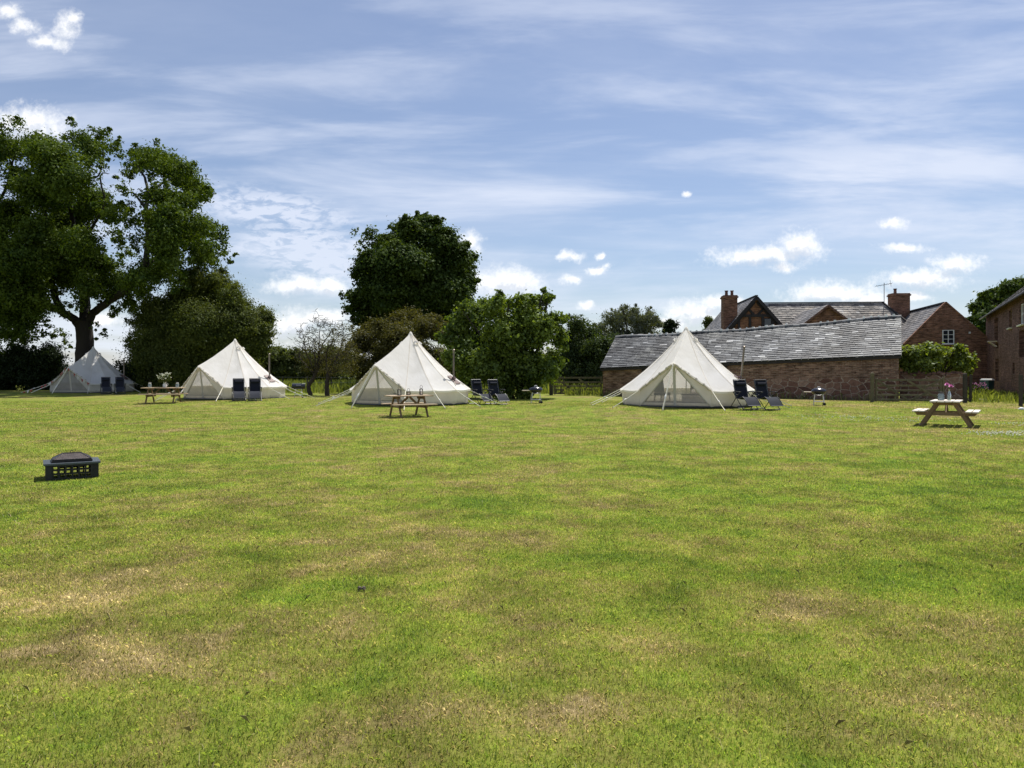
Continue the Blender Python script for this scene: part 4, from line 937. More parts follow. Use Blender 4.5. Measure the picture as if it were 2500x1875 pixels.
mb.add([(0, 0, -.4), (0, 0, TH), (0, 3.2, TH + 2.7), (0, 6.4, TH), (0, 6.4, -.4)], [(0, 1, 2, 3, 4)])
mb.add([(SL, 0, -.4), (SL, 6.4, -.4), (SL, 6.4, TH), (SL, 3.2, TH + 2.7), (SL, 0, TH)], [(0, 1, 2, 3, 4)]); mb.add([(0, 6.4, -.4), (0, 6.4, TH), (SL, 6.4, TH), (SL, 6.4, -.4)], [(0, 1, 2, 3)])
ob('wall', mb, MT['brick_shed'], tb)
mb = MB(); q4 = [(-.2, -.32, TH - .22), (SL + .2, -.32, TH - .22), (SL + .2, 3.2, TH + 2.75), (-.2, 3.2, TH + 2.75)]
slates(mb, *q4, 16, .4); mb.add([Vector(p) - Vector((0, 0, .04)) for p in q4], [(0, 1, 2, 3)])
q5 = [(SL + .2, 6.7, TH - .22), (-.2, 6.7, TH - .22), (-.2, 3.2, TH + 2.75), (SL + .2, 3.2, TH + 2.75)]; slates(mb, *q5, 12, .6); mb.add([Vector(p) - Vector((0, 0, .04)) for p in q5], [(0, 1, 2, 3)])
ob('roof', mb, MT['slate_grey'], tb)
mb = MB(); mb.tube([(-.2, -.36, TH - .25), (SL + .2, -.36, TH - .25)], .06, 6); ob('gutter', mb, MT['black_steel'], tb)
for i, (a, b, c, d) in enumerate(holes):
    mb = MB(); mb.box(((a + b) / 2, .26, (c + d) / 2), (b - a - .01, .05, d - c - .01))
    nm = ('window', 'window', 'window', 'door', 'window', 'window', 'door')[i]
    w_ = ob(nm, mb, MT['timber_dark'] if i not in (1, 5) else MT['window_glass'], tb)
    if i in (1, 5):
        mb = MB(); e = .07
        for x in (a + .04, b - .04): mb.box((x, .12, (c + d) / 2), (e, .1, d - c - .02))
        for z in (c + .05, (c + d) / 2, d - .05): mb.box(((a + b) / 2, .125, z), (b - a - .18, .09, e))
        ob('frame', mb, MT['white_paint' if i == 5 else 'timber'], w_); mb = MB(); mb.box(((a + b) / 2, -.05, c - .05), (b - a + .2, .16, .07)); ob('sill', mb, MT['petal_white'], w_)
hx = (holes[2][0] + holes[2][1]) / 2; hzz = holes[2][3] + .12
mb = MB(); mb.box((hx, -.22, hzz), (.9, .5, .06)); mb.beam((hx - .35, 0, hzz - .35), (hx - .35, -.42, hzz - .03), .06, .06); mb.beam((hx + .35, 0, hzz - .35), (hx + .35, -.42, hzz - .03), .06, .06); ob('perch_shelf', mb, MT['pale_wood'], tb)

# --- garden wall, gates, posts
wa, wb = P(2196, 970, 39.2), P(2357, 970, 37.2)
wa.z = wb.z = .08
an = math.atan2(wb.y - wa.y, wb.x - wa.x); WL = (wb - wa).to_2d().length
sw = thing('stone_wall', 'low rough stone garden wall behind the yard gate, under the climbing bush', 'wall', wa, an)
mb = MB(); N = 14; prof = [1.38 + .07 * math.sin(i * 1.7) + .05 * math.sin(i * 3.1) for i in range(N + 1)]
for yv, fl in ((0, 0), (.42, 1)):
    V = [(WL * i / N, yv, -.3) for i in range(N + 1)] + [(WL * i / N, yv, prof[i]) for i in range(N + 1)]
    mb.add(V, [((i, i + 1, N + 2 + i, N + 1 + i) if not fl else (i + 1, i, N + 1 + i, N + 2 + i)) for i in range(N)])
mb.add([(0, 0, -.3), (0, 0, prof[0]), (0, .42, prof[0]), (0, .42, -.3)], [(0, 1, 2, 3)]); mb.add([(WL, 0, -.3), (WL, .42, -.3), (WL, .42, prof[N]), (WL, 0, prof[N])], [(0, 1, 2, 3)])
ob('masonry', mb, MT['stone_wall'], sw)
mb = MB()
for i in range(N): mb.box((WL * (i + .5) / N, .21, (prof[i] + prof[i + 1]) / 2 + .05), (WL / N * random.uniform(.85, 1.0), .52, random.uniform(.10, .18)), rz=random.uniform(-.08, .08), taper=.86)
ob('coping_stones', mb, MT['brick_shed'], sw)
def zz8(pts): return [((2050 + x / 4.147) / 1.1302, (680 + y / 4.147) / 1.1302, r / 4.147 / 1.1302) for x, y, r in pts]
tree('climbing_bush', 'bright green climbing bush spilling over the stone wall beside the barn end', 2030, 39.6,
     zz8([(680,760,85),(660,840,75),(850,720,75),(780,760,80),(950,730,80),(1050,790,85),(1180,750,75),(1260,800,75),(1320,860,60),(1100,860,85),(830,830,85),(700,880,70),(930,880,85),(1210,880,80),(760,930,50),(1000,940,50),(900,670,35),(1290,930,45),(1200,700,40)]),
     'wisteria', .18, dy=1.3, rs=1.1, sprays=False, dens=1000, tr=(.1, .05), seed=28, cat='bush', group=None, clump=.38)
def gate(name, label, a, b, H, fin, post_a, post_b, group='five-bar field gates', braces=()):
    a, b = Vector(a), Vector(b); an = math.atan2(b.y - a.y, b.x - a.x); Lg = (b - a).to_2d().length
    t = thing(name, label, 'gate', a, an, group)
    for i, zf in enumerate((.08, .29, .50, .71, .96)):
        mb = MB(); mb.box((Lg / 2, 0, H * zf), (Lg - .16, .035, .085 if i < 4 else .10)); ob('rail', mb, MT[fin], t, bevel=.006)
    for x in (.06, Lg - .06): mb = MB(); mb.box((x, 0, H * .52), (.085, .07, H * 1.0)); ob('stile', mb, MT[fin], t, bevel=.006)
    for (x0, z0, x1, z1) in braces: mb = MB(); mb.beam((Lg * x0, -.045, H * z0), (Lg * x1, -.045, H * z1), .03, .09); ob('brace', mb, MT[fin], t)
    for nm, x, h, w, m in (post_a, post_b):
        mb = MB(); mb.box((x, .0, h / 2 - .2), (w, w, h + .4)); mb.box((x, 0, h + .02), (w * .9, w * .9, .05), taper=.5); ob('post', mb, MT[m], t, bevel=.01)
    return t
ga, gb = P(2136, 979, 36.6), P(2300, 980, 36.2); ga.z = g(ga.x, ga.y) + .02; gb.z = ga.z
yg = gate('field_gate', 'grey green five-bar gate leaning against the end of the long barn', ga, gb, 1.08, 'gate_wood', ('p', -.12, 1.36, .15, 'gate_wood'), ('p', Lgr := (gb - ga).to_2d().length + .05, 1.15, .09, 'gate_wood'),
     braces=((.03, .94, .50, .06), (.48, .94, .97, .10), (.97, .94, .72, .60), (.55, .10, .78, .42)))
gp_ = P(2356, 981, 36.2); gp_.z = g(gp_.x, gp_.y)
mb = MB(); mb.box((0, 0, .62), (.15, .15, 1.5)); mb.box((0, 0, 1.39), (.135, .135, .04), taper=.6); p_ = ob('gate_post', mb, MT['gate_dark'], bevel=.012); p_.location = gp_
tag(p_, 'thick dark wooden gate post at the free end of the stone wall', 'post')
mb = MB(); mb.box((0, 0, .62), (.10, .10, 1.45)); p2 = ob('gate_post', mb, MT['gate_dark'], bevel=.01); q2 = P(2369, 978, 37.2); q2.z = g(q2.x, q2.y); p2.location = q2; p2.rotation_euler = (0, R(2), .3)
tag(p2, 'thinner dark post just behind the thick gate post', 'post')
mb = MB(); mb.box((0, 0, .62), (.12, .12, 1.5)); p3 = ob('gate_post', mb, MT['gate_dark'], bevel=.01); q3 = P(2492, 968, 33); q3.z = g(q3.x, q3.y); p3.location = q3
tag(p3, 'short dark post in front of the tall barn at the right edge', 'post')
la, lb = P(1352, 966, 46.6), P(1470, 966, 46.2); la.z = lb.z = g(la.x, la.y) + .02
gate('field_gate', 'weathered five-bar gate with crossed braces between the broad leafy tree and the barn', la, lb, 1.10, 'gate_wood', ('p', -.16, 1.30, .22, 'gate_dark'), ('p', (lb - la).to_2d().length + .14, 1.25, .16, 'gate_dark'),
     braces=((.06, .90, .50, .05), (.52, .90, .96, .08), (.10, .08, .34, .52), (.50, .06, .74, .54)))
# post and wire fence behind the thorn trees
fp = thing('wire_fence', 'post and wire fence in the long grass behind the small thorn trees', 'fence', (0, 0, 0))
xs_ = np.linspace(-21, 3.4, 15)
for i, x in enumerate(xs_):
    Y = 50.2 - .12 * x; mb = MB(); mb.tube([(x, Y, g(x, Y) - .2), (x + random.uniform(-.04, .04), Y, g(x, Y) + 1.12)], .05, 7); ob('post', mb, MT['gate_dark'], fp)
for hgt in (.35, .7, 1.05):
    mb = MB(); mb.tube([(x, 50.2 - .12 * x - .055, g(x, 50.2) + hgt) for x in xs_], .006, 4); ob('wire', mb, MT['wire'], fp)
# bin and pink shrub by the yard
bn_ = thing('wheelie_bin', 'dark teal bin with a pale lid in the rough grass by the tall barn', 'bin', (0, 0, 0), R(20)); q = P(2410, 934, 47); q.z = g(q.x, q.y); bn_.location = q
mb = MB(); mb.box((0, 0, .48), (.44, .5, .92), taper=1.18); ob('body', mb, MT['bin'], bn_, bevel=.03)
mb = MB(); mb.box((0, -.02, 1.0), (.56, .64, .10), taper=.8); ob('lid', mb, MT['white_plastic'], bn_, bevel=.03)
for s in (-1, 1): mb = MB(); mb.tube([(s * .2, .25, .1), (s * .27, .25, .1)], .1, 14); ob('wheel', mb, MT['rubber'], bn_)
q = P(2385, 932, 45); q.z = g(q.x, q.y)
ps = thing('flowering_shrub', 'small shrub with dusty pink flowers beside the teal bin', 'shrub', q)
leaf_cloud('foliage', [(q + Vector((0, 0, .35)), .4), (q + Vector((.35, 0, .3)), .3), (q + Vector((-.3, .1, .4)), .3)], q, .11, MT['elder'], 51, 1200, parent=ps)
mb = MB()
for _ in range(70): p = Vector((random.gauss(0, .35), random.gauss(-.1, .2), random.uniform(.25, .85))); mb.lathe([(0, -.02), (.035, 0), (.02, .03), (0, .035)], 6, p)
ob('blossoms', mb, MT['pink'], ps)

# ================================================================ THINGS ON THE LAWN
# ---------------------------------------------------------------- bell tents (local: door faces -y, centre pole at the origin)
TH0 = R(31.5); ATOP = Vector((0, -2.36, 1.60)); APEX = Vector((0, 0, 3.02))
def pol(th, r, z): return Vector((r * math.sin(th), -r * math.cos(th), z))
NP = 12; PAN = (2 * math.pi - 2 * TH0) / NP
def facet(th):                        # seams stand at full radius, canvas between them is drawn flat
    f = ((th - TH0) % PAN) - PAN / 2
    return math.cos(PAN / 2) / math.cos(f)
def eave(th, r=2.60):
    f = ((th - TH0) % PAN) / PAN
    return pol(th, r * facet(th), .60 - .028 * math.sin(math.pi * f))
def roof_edge(th):
    a = (th + math.pi) % (2 * math.pi) - math.pi
    if abs(a) < TH0:
        t = abs(a) / TH0; e = pol(math.copysign(TH0, a), 2.60, .60)
        top = ATOP + Vector((0, -.10, .04))
        return top.lerp(e, t) + Vector((0, -.03 * math.sin(math.pi * t), -.03 * math.sin(math.pi * t)))
    return eave(th % (2 * math.pi))
def roof_pt(th, t):
    e = roof_edge(th); p = APEX.lerp(e, t)
    a = abs((th + math.pi) % (2 * math.pi) - math.pi)
    sag = .15 if a > TH0 else .07 + .08 * a / TH0
    s = 4 * t * (1 - t) * sag
    f = (((th - TH0) % PAN) - PAN / 2) / PAN * 2
    seam = .020 * (1 - f * f) * math.sin(math.pi * min(1, t * 1.05)) if a > TH0 else 0
    nrm = Vector((p.x, p.y, 0)); nrm = nrm.normalized() if nrm.length > 1e-6 else nrm
    pucker = 0
    if a < TH0 * 1.9 and t > .35:      # creases running up from the head of the A-frame and its corners
        pucker = .020 * math.sin(a * 46) * math.sin(math.pi * min(1, (t - .35) / .65)) * max(0, 1 - a / (TH0 * 1.9))
    wr = .010 * math.sin(th * 31 + t * 9) * math.sin(th * 13 - t * 17) * math.sin(math.pi * t)
    return p - Vector((0, 0, s)) + nrm * (-s * .25 - seam + pucker + wr)
def tent(label, x, y, delta, canvas, seed, beds=True, flue_lean=0.0, canvas_wall='canvas_wall'):
    rz = math.atan2(-x, y) - R(delta)
    t = thing('bell_tent', label, 'tent', (x, y, g(x, y) - .03), rz, 'bell tents in a row along the lawn')
    angs = [-TH0 + 2 * TH0 * i / 14 for i in range(14)] + [TH0 + PAN * k / 7 for k in range(NP * 7)]
    rows = 22; mb = MB(); V = []
    for j in range(rows + 1):
        tt = .012 + .988 * j / rows
        for a in angs: V.append(roof_pt(a, tt))
    n = len(angs)
    mb.add(V, [(j * n + i, j * n + (i + 1) % n, (j + 1) * n + (i + 1) % n, (j + 1) * n + i) for j in range(rows) for i in range(n)])
    rf = ob('roof', mb, MT[canvas], t, smooth=True)
    for k in range(NP + 1):           # sewn seams between the roof panels
        a = TH0 + PAN * k; a = min(a, 2 * math.pi - TH0 - 1e-4); sd = pol(a + math.pi / 2, 1, 0); mb = MB(); V = []
        for j in range(23):
            q = roof_pt(a, .03 + .965 * j / 22) + pol(a, .006, 0) + Vector((0, 0, .006)); V += [q - sd * .016, q + sd * .016]
        mb.add(V, [(2 * j, 2 * j + 1, 2 * j + 3, 2 * j + 2) for j in range(22)]); ob('seam', mb, MT['canvas_wall'], rf)
    # hem: narrow valance under the eave
    mb = MB(); ea = [TH0 + PAN * k / 7 for k in range(NP * 7 + 1)]
    mb.add([eave(a if k < NP * 7 else a - 1e-5, 2.605) for k, a in enumerate(ea)] + [eave(a if k < NP * 7 else a - 1e-5, 2.60) - Vector((0, 0, .075)) for k, a in enumerate(ea)], [(i, i + 1, NP * 7 + 2 + i, NP * 7 + 1 + i) for i in range(NP * 7)])
    ob('valance', mb, MT[canvas], rf)
    mb = MB(); mb.lathe([(.13, -.16), (.085, -.06), (.035, .03), (0, .05)], 16, APEX); ob('apex_cap', mb, MT[canvas], t, smooth=True)
    for k, a in enumerate((TH0 + PAN * 1.5, TH0 + PAN * 4.5, TH0 + PAN * 7.5, TH0 + PAN * 10.5)):
        c = roof_pt(a, .17); o = pol(a, 1, 0); sd = pol(a + math.pi / 2, 1, 0); mb = MB()
        prof = []
        for q in range(9):
            f = q / 8 * math.pi; prof.append(c + sd * math.cos(f) * .11 + Vector((0, 0, .04 + .09 * math.sin(f))) + o * (-.03 + .02 * math.sin(f)))
        out = [p + o * .085 - Vector((0, 0, .06)) for p in prof]
        mb.add(prof + out, [(i, i + 1, 10 + i, 9 + i) for i in range(8)]); v_ = ob('vent', mb, MT[canvas], t, smooth=True)
        mb = MB(); mb.add([p + o * .03 for p in prof], [tuple(range(9))]); ob('vent_mesh', mb, MT['throw'], v_)
    # low wall
    mb = MB(); wa_ = [TH0 + PAN * k / 6 for k in range(NP * 6 + 1)]; rr = random.Random(seed); V = []
    for j, z in enumerate((0, .1, .22, .34, .46, .60)):
        for k, a in enumerate(wa_):
            w = .012 * math.sin(k * 1.9 + seed) * math.sin(j * 1.3) + rr.uniform(-.006, .006)
            V.append(pol(a, 2.5 * facet(min(a, 2 * math.pi - TH0 - 1e-5)) + w, z))
    m = len(wa_); mb.add(V, [(j * m + i, j * m + i + 1, (j + 1) * m + i + 1, (j + 1) * m + i) for j in range(5) for i in range(m - 1)])
    ob('wall', mb, MT[canvas_wall], t, smooth=True)
    # door front: two canvas cheeks and two mesh leaves
    cl, cr = pol(-TH0, 2.5, 0), pol(TH0, 2.5, 0)
    for s, c in ((-1, cl), (1, cr)):
        mb = MB(); e = c + Vector((0, 0, .60)); inn = c * .985; inn.x = c.x * .985
        mb.add([inn, c, e, ATOP, ATOP + Vector((-s * .02, .02, -.06))], [(0, 1, 2, 3, 4)]); ob('door_cheek', mb, MT[canvas_wall], t)
        # mesh leaf with a canvas sill and webbing edge
        b0 = Vector((s * .025, c.y * .985, .02)); b1 = Vector((c.x * .985, c.y * .99, .02)); top = ATOP + Vector((s * .025, .03, -.09))
        sill_in = b0.lerp(top, .085); sill_out = b1.lerp(top, .085)
        mb = MB(); mb.add([sill_in, sill_out, top], [(0, 1, 2)]); dl = ob('door_leaf', mb, MT['insect_mesh'], t)
        mb = MB(); mb.add([b0, b1, sill_out, sill_in], [(0, 1, 2, 3)]); ob('sill', mb, MT[canvas_wall], dl)
        mb = MB(); mb.beam(b0 + Vector((0, -.01, 0)), top, .05, .008, up=(0, 1, 0)); mb.beam(b1, top, .045, .008, up=(0, 1, 0)); ob('zip', mb, MT['zip'], dl)
        # outer door rolled and tied along the frame
        mb = MB(); pts = []; rad = []
        for q in range(15):
            f = q / 14; p = (ATOP + Vector((s * .06, -.05, -.05))).lerp(Vector((c.x * 1.0, c.y - .05, .62)), f); pts.append(p + Vector((0, -.02 * math.sin(q * 2.2), .012 * math.sin(q * 1.7 + s)))); rad.append(.044 + .006 * math.sin(q * 2.6 + s + seed))
        mb.tube(pts, rad, 8); fl = ob('rolled_door', mb, MT[canvas_wall], t, smooth=True)
        for q in (2, 5, 8, 11): mb = MB(); mb.tube([pts[q], pts[q] + Vector((.0, -.012, .012)), pts[q] + (pts[q + 1] - pts[q]) * .35], .055, 8); ob('tie', mb, MT['zip'], fl)
    mb = MB(); mb.tube([cl * .96 + Vector((0, 0, .01)), ATOP + Vector((-.02, .05, -.03))], .016, 6); mb.tube([cr * .96 + Vector((0, 0, .01)), ATOP + Vector((.02, .05, -.03))], .016, 6); ob('a_frame_pole', mb, MT['pole'], t)
    mb = MB(); mb.tube([(0, 0, 0), (0, 0, 2.98)], .019, 8); ob('centre_pole', mb, MT['pole'], t)
    mb = MB(); mb.lathe([(0, .045), (2.47, .045), (2.50, .01), (2.50, .0)], 48); ob('groundsheet', mb, MT['groundsheet'], t)
    # guy ropes with pegs and sliders
    rt = random.Random(seed + 3)
    gz = lambda p: g(*(Matrix.Rotation(rz, 2) @ Vector((p.x, p.y)) + Vector((x, y)))) - t.location.z
    for k in range(NP + 1):
        a = TH0 + PAN * k; a_ = min(a, 2 * math.pi - TH0 - 1e-5); e = pol(a, 2.60, .58); pg = pol(a + rt.uniform(-.03, .03), rt.uniform(3.75, 4.15), 0); pg.z = gz(pg) + .02
        mb = MB(); mb.tube([e, e.lerp(pg, .5) - Vector((0, 0, .015)), pg], .014, 5); rp = ob('guy_rope', mb, MT['rope'], t)
        mb = MB(); d = (pg - e).normalized(); mid = e.lerp(pg, .52); mb.tube([mid - d * .06, mid, mid + d * .06], [.012, .026, .012], 6); mb.tube([mid - d * .05, mid - d * .30 + Vector((0, 0, -.05))], .007, 4); ob('slider', mb, MT['white_plastic'], rp)
        mb = MB(); mb.tube([pg + Vector((0, 0, -.1)) - d * Vector((1, 1, 0)) * .0, pg + Vector((0, 0, .05))], .008, 5); ob('peg', mb, MT['pole'], rp)
    e = ATOP + Vector((0, -.12, .0)); pg = Vector((-.12, -3.72, 0)); pg.z = gz(pg) + .02
    mb = MB(); mb.tube([e, e.lerp(pg, .5), pg], .014, 5); mb.tube([e + Vector((.03, 0, 0)), e.lerp(pg, .45) + Vector((.03, 0, 0)), pg + Vector((.03, 0, 0))], .007, 5); rp = ob('guy_rope', mb, MT['rope'], t)
    d = (pg - e).normalized(); mid = e.lerp(pg, .72); mb = MB(); mb.tube([mid - d * .12, mid, mid + d * .12], [.014, .032, .014], 6); ob('slider', mb, MT['white_plastic'], rp)
    mb = MB(); mb.tube([pg + Vector((0, 0, -.1)), pg + Vector((0, 0, .06))], .009, 5); ob('peg', mb, MT['pole'], rp)
    # flue
    fa_ = R(99); p0 = pol(fa_, 2.02, .55); zr = roof_pt(fa_, .8); p1 = Vector((p0.x + flue_lean, p0.y, 2.22))
    mb = MB(); mb.tube([p0, p1], .037, 12); fl = ob('flue_pipe', mb, MT['flue'], t, smooth=True)
    mb = MB(); mb.lathe([(.0, .08), (.055, .04), (.055, .02), (.045, .02), (.037, -.06)], 12, p1); ob('cowl', mb, MT['flue'], fl, smooth=True)
    mb = MB(); q = []
    for aa, tt in ((fa_ - .085, .72), (fa_ + .085, .72), (fa_ + .085, .88), (fa_ - .085, .88)): q.append(roof_pt(aa, tt) + Vector((0, 0, .025)) + pol(fa_, .012, 0))
    mb.prism(q, Vector((0, 0, .012))); mb.lathe([(.10, 0), (.085, .05), (.058, .09)], 12, (p0.x, p0.y, roof_pt(fa_, .775).z + .02)); ob('flashing', mb, MT['flash'], fl)
    for da in (-.16, .20):
        mb = MB(); pp = [roof_pt(fa_ + da * f, .79 + .12 * f) + Vector((0, 0, .03)) for f in (0, .35, .7, 1)]; mb.tube(pp, .016, 5); ob('strap', mb, MT['zip'], fl)
    return t
tag_t = [
 tent('shaded grey bell tent at the far left under the huge spreading tree, hung with bunting', -28.18, 51.0, 35.6, 'canvas', 1),
 tent('cream bell tent in front of the bushy olive tree, two loungers by its wall', -14.4, 39.4, 44.0, 'canvas', 2),
 tent('cream bell tent in front of the brownish hawthorn, picnic table before its door', -4.36, 32.6, 36.0, 'canvas', 3),
 tent('large cream bell tent in front of the long barn, door open towards the viewer', 6.85, 29.8, 10.8, 'canvas', 4, flue_lean=.16)]
# beds and chairs inside the tents, seen through the mesh
def bed(tent_o, lx, ly, rz, label):
    p = tent_o.matrix_world @ Vector((lx, ly, 0)) if False else Matrix.Rotation(tent_o.rotation_euler.z, 3, 'Z') @ Vector((lx, ly, .045)) + tent_o.location
    b_ = thing('bed', label, 'bed', p, tent_o.rotation_euler.z + rz, 'beds inside the bell tents')
    mb = MB(); mb.box((0, 0, .17), (1.4, 1.95, .30)); ob('mattress', mb, MT['duvet'], b_, bevel=.05)
    mb = MB(); mb.box((0, -.55, .345), (1.46, .72, .05)); ob('throw', mb, MT['throw'], b_, bevel=.02)
    for s in (-1, 1):
        mb = MB(); mb.box((s * .34, .72, .42), (.58, .36, .16), M=Matrix.Rotation(R(18), 3, 'X')); ob('pillow', mb, MT['duvet'], b_, bevel=.06)
    mb = MB(); mb.box((0, 1.0, .42), (1.44, .05, .84)); ob('headboard', mb, MT['throw'], b_, bevel=.03)
for tt, (lx, ly), nm in ((tag_t[1], (-.2, .75), 'bed behind the mesh door of the tent with two loungers by its flat wall'), (tag_t[2], (-.1, .75), 'bed behind the mesh door of the tent by the brownish hawthorn'), (tag_t[3], (.55, .8), 'bed behind the open mesh door of the large tent by the barn')):
    bed(tt, lx, ly, 0, nm)
q = Matrix.Rotation(tag_t[3].rotation_euler.z, 3, 'Z') @ Vector((-.75, -.9, .045)) + tag_t[3].location
ac = thing('armchair', 'dark padded chair just inside the mesh door of the large tent', 'chair', q, tag_t[3].rotation_euler.z + R(155))
mb = MB(); mb.box((0, 0, .40), (.46, .46, .09)); ob('seat', mb, MT['throw'], ac, bevel=.03)
mb = MB(); mb.box((0, .22, .72), (.46, .07, .52), M=Matrix.Rotation(R(-10), 3, 'X')); ob('backrest', mb, MT['throw'], ac, bevel=.03)
for sx in (-1, 1):
    for sy in (-1, 1): mb = MB(); mb.beam((sx * .19, sy * .19, .36), (sx * .22, sy * .22, 0), .035, .035, up=(0, 1, 0)); ob('leg', mb, MT['pale_wood'], ac)

# bunting on the shaded tent: along the door edge and down one guy rope
T1 = tag_t[0]; M1 = Matrix.Translation(T1.location) @ Matrix.Rotation(T1.rotation_euler.z, 4, 'Z')
bu = thing('bunting', 'string of small red and white pennants along the door edge of the shaded tent', 'bunting', T1.location, T1.rotation_euler.z)
pr = []
A_ = ATOP + Vector((0, -.20, .10)); Bq = pol(TH0, 2.72, .62); Cq = pol(-TH0, 2.72, .64)
Dq = pol(-TH0 - .3, 4.1, .05)
def sagline(a, b, n, s): return [a.lerp(b, i / n) - Vector((0, 0, s * 4 * (i / n) * (1 - i / n))) for i in range(n + 1)]
l1 = sagline(A_, Bq, 12, .10); l2 = sagline(A_, Cq, 12, .10); l3 = sagline(Cq, Dq, 8, .05)
mb = MB()
for l in (l1, l2, l3): mb.tube(l, .006, 4, False)
ob('cord', mb, MT['rope'], bu)
for l in (l1, l2, l3):
    for i in range(1, len(l) - 1):
        if random.random() < .5: continue
        d = (l[i + 1] - l[i]).normalized(); mb = MB(); p = l[i]; dn = Vector((random.uniform(-.02, .02), random.uniform(-.05, 0), -.21))
        mb.prism([p - d * .075, p + d * .075, p + dn], Vector((.002, .006, 0))); ob('pennant', mb, MT['red_cloth' if (i + (l is l2)) % 3 else 'white_cloth'], bu)

# ---------------------------------------------------------------- reclining garden chairs (local: sitter faces -y)
def lounger_proto():
    t = thing('lounger_chair', 'folding lounger', 'lounger', (0, 0, 0))
    W_ = .50
    back = [(0, .12, .40), (0, .17, .58), (0, .23, .80), (0, .29, 1.03)]
    seat = [(0, -.32, .46), (0, -.15, .41), (0, .0, .385), (0, .12, .40)]
    foot = [(0, -.32, .46), (0, -.44, .40), (0, -.56, .29), (0, -.66, .17)]
    def sheet(path, w, sag):
        mb = MB(); V = []; n = len(path); k = 6
        for lay in (0, .008):
            for p in path:
                for i in range(k + 1):
                    f = i / k * 2 - 1; V.append((f * w / 2, p[1] + (sag * (1 - f * f) if path is back else 0) + lay * .6, p[2] - (0 if path is back else sag * (1 - f * f)) - lay * .6))
        m = k + 1; fs = [(j * m + i, j * m + i + 1, (j + 1) * m + i + 1, (j + 1) * m + i) for j in range(n - 1) for i in range(k)]
        mb.add(V, fs + [tuple(x + n * m for x in reversed(f)) for f in fs]); return mb
    ob('backrest', sheet(back, W_ - .03, .02), MT['sling'], t, smooth=True)
    ob('seat', sheet(seat, W_ - .03, .03), MT['sling'], t, smooth=True)
    ob('footrest', sheet(foot, W_ - .04, .012), MT['sling_front'], t, smooth=True)
    mb = MB(); mb.tube([(-.17, .215, .90), (.17, .215, .90)], [.055, .055], 12); pl = ob('headrest', mb, MT['sling'], t, smooth=True)
    for v_ in pl.data.vertices: v_.co.y = .215 + (v_.co.y - .215) * .75
    for s in (-1, 1):
        x = s * W_ / 2
        mb = MB(); mb.tube([(x, .115, .40), (x, .17, .58), (x, .23, .80), (x, .295, 1.045), (x * .96, .30, 1.06)], .0145, 7); mb.tube([(x, .115, .40), (x, -.05, .385), (x, -.33, .46), (x, -.46, .39), (x, -.675, .155)], .0135, 7)
        ob('side_rail', mb, MT['chair_frame'], t, smooth=True)
        xo = s * (W_ / 2 + .045)
        mb = MB(); mb.tube([(xo, -.46, 0), (xo, -.40, .05), (xo, .20, .60)], .0145, 7); ob('leg', mb, MT['chair_frame'], t, smooth=True)
        mb = MB(); mb.tube([(xo, .44, 0), (xo, .40, .05), (xo, .02, .42), (xo, -.22, .60)], .0145, 7); ob('leg', mb, MT['chair_frame'], t, smooth=True)
        mb = MB(); pts = [(-.27, .615), (-.16, .63), (.05, .635), (.20, .615)]
        V = []
        for yy_, zz_ in pts:
            for dx, dz in ((-.032, 0), (-.022, .016), (.022, .016), (.032, 0), (.02, -.014), (-.02, -.014)): V.append((xo + dx, yy_, zz_ + dz))
        mb.add(V, [(j * 6 + i, j * 6 + (i + 1) % 6, (j + 1) * 6 + (i + 1) % 6, (j + 1) * 6 + i) for j in range(3) for i in range(6)] + [(5, 4, 3, 2, 1, 0), (18, 19, 20, 21, 22, 23)])
        ob('armrest', mb, MT['rubber'], t, smooth=True)
        mb = MB(); mb.tube([(xo - .012, -.02, .51), (xo + .012, -.02, .51)], .028, 12); ob('lock_knob', mb, MT['black_steel'], t)
    for nm, a in (('crossbar', [(-.29, -.44, .018), (.29, -.44, .018)]), ('crossbar', [(-.29, .42, .018), (.29, .42, .018)]), ('top_bar', [(-.25, .297, 1.05), (.25, .297, 1.05)]), ('front_bar', [(-.25, -.675, .155), (.25, -.675, .155)])):
        mb = MB(); mb.tube(a, .0145, 7); ob(nm, mb, MT['chair_frame'], t)
    # bungee lacing down both edges
    mb = MB()
    for s in (-1, 1):
        for q in range(16):
            f = q / 15; yb = .12 + .17 * f; zb = .42 + .60 * f; mb.tube([(s * (W_ / 2 - .028), yb, zb), (s * W_ / 2, yb, zb + .012)], .004, 4, False)
    ob('lacing', mb, MT['white_plastic'], t)
    return t
chair0 = lounger_proto(); first = True
def chair(x, y, face, label):
    global first
    c = chair0 if first else copy_tree(chair0); first = False
    c.location = (x, y, g(x, y) + .005); c.rotation_euler = (0, 0, math.atan2(-x, y) + R(face)); c['label'] = label; c['group'] = 'dark loungers in pairs beside the tents'
cx0 = lambda u, Y: (u - CX) / F * Y
for u, Y, fdeg, lb in [(259, 48.0, 4, 'dark lounger by the shaded tent wall, the one nearer its door'), (293, 48.2, 2, 'dark lounger by the shaded tent wall, the one nearer the flue'),
  (583, 36.2, 2, 'dark lounger facing the lawn before the second tent, the one nearer its door'), (622.5, 36.3, 0, 'dark lounger facing the lawn before the second tent, the one nearer its flue'),
  (1171, 32.6, 34, 'dark lounger turned sideways beside the third tent, nearer that tent'), (1211, 32.7, 32, 'dark lounger turned sideways under the broad leafy tree, farther from the third tent'),
  (1816, 27.0, 32, 'dark lounger beside the large tent, overlapping its canvas wall'), (1868, 27.0, 36, 'dark lounger beside the large tent, nearer the stone part of the barn')]:
    chair(cx0(u, Y), Y, fdeg, lb)

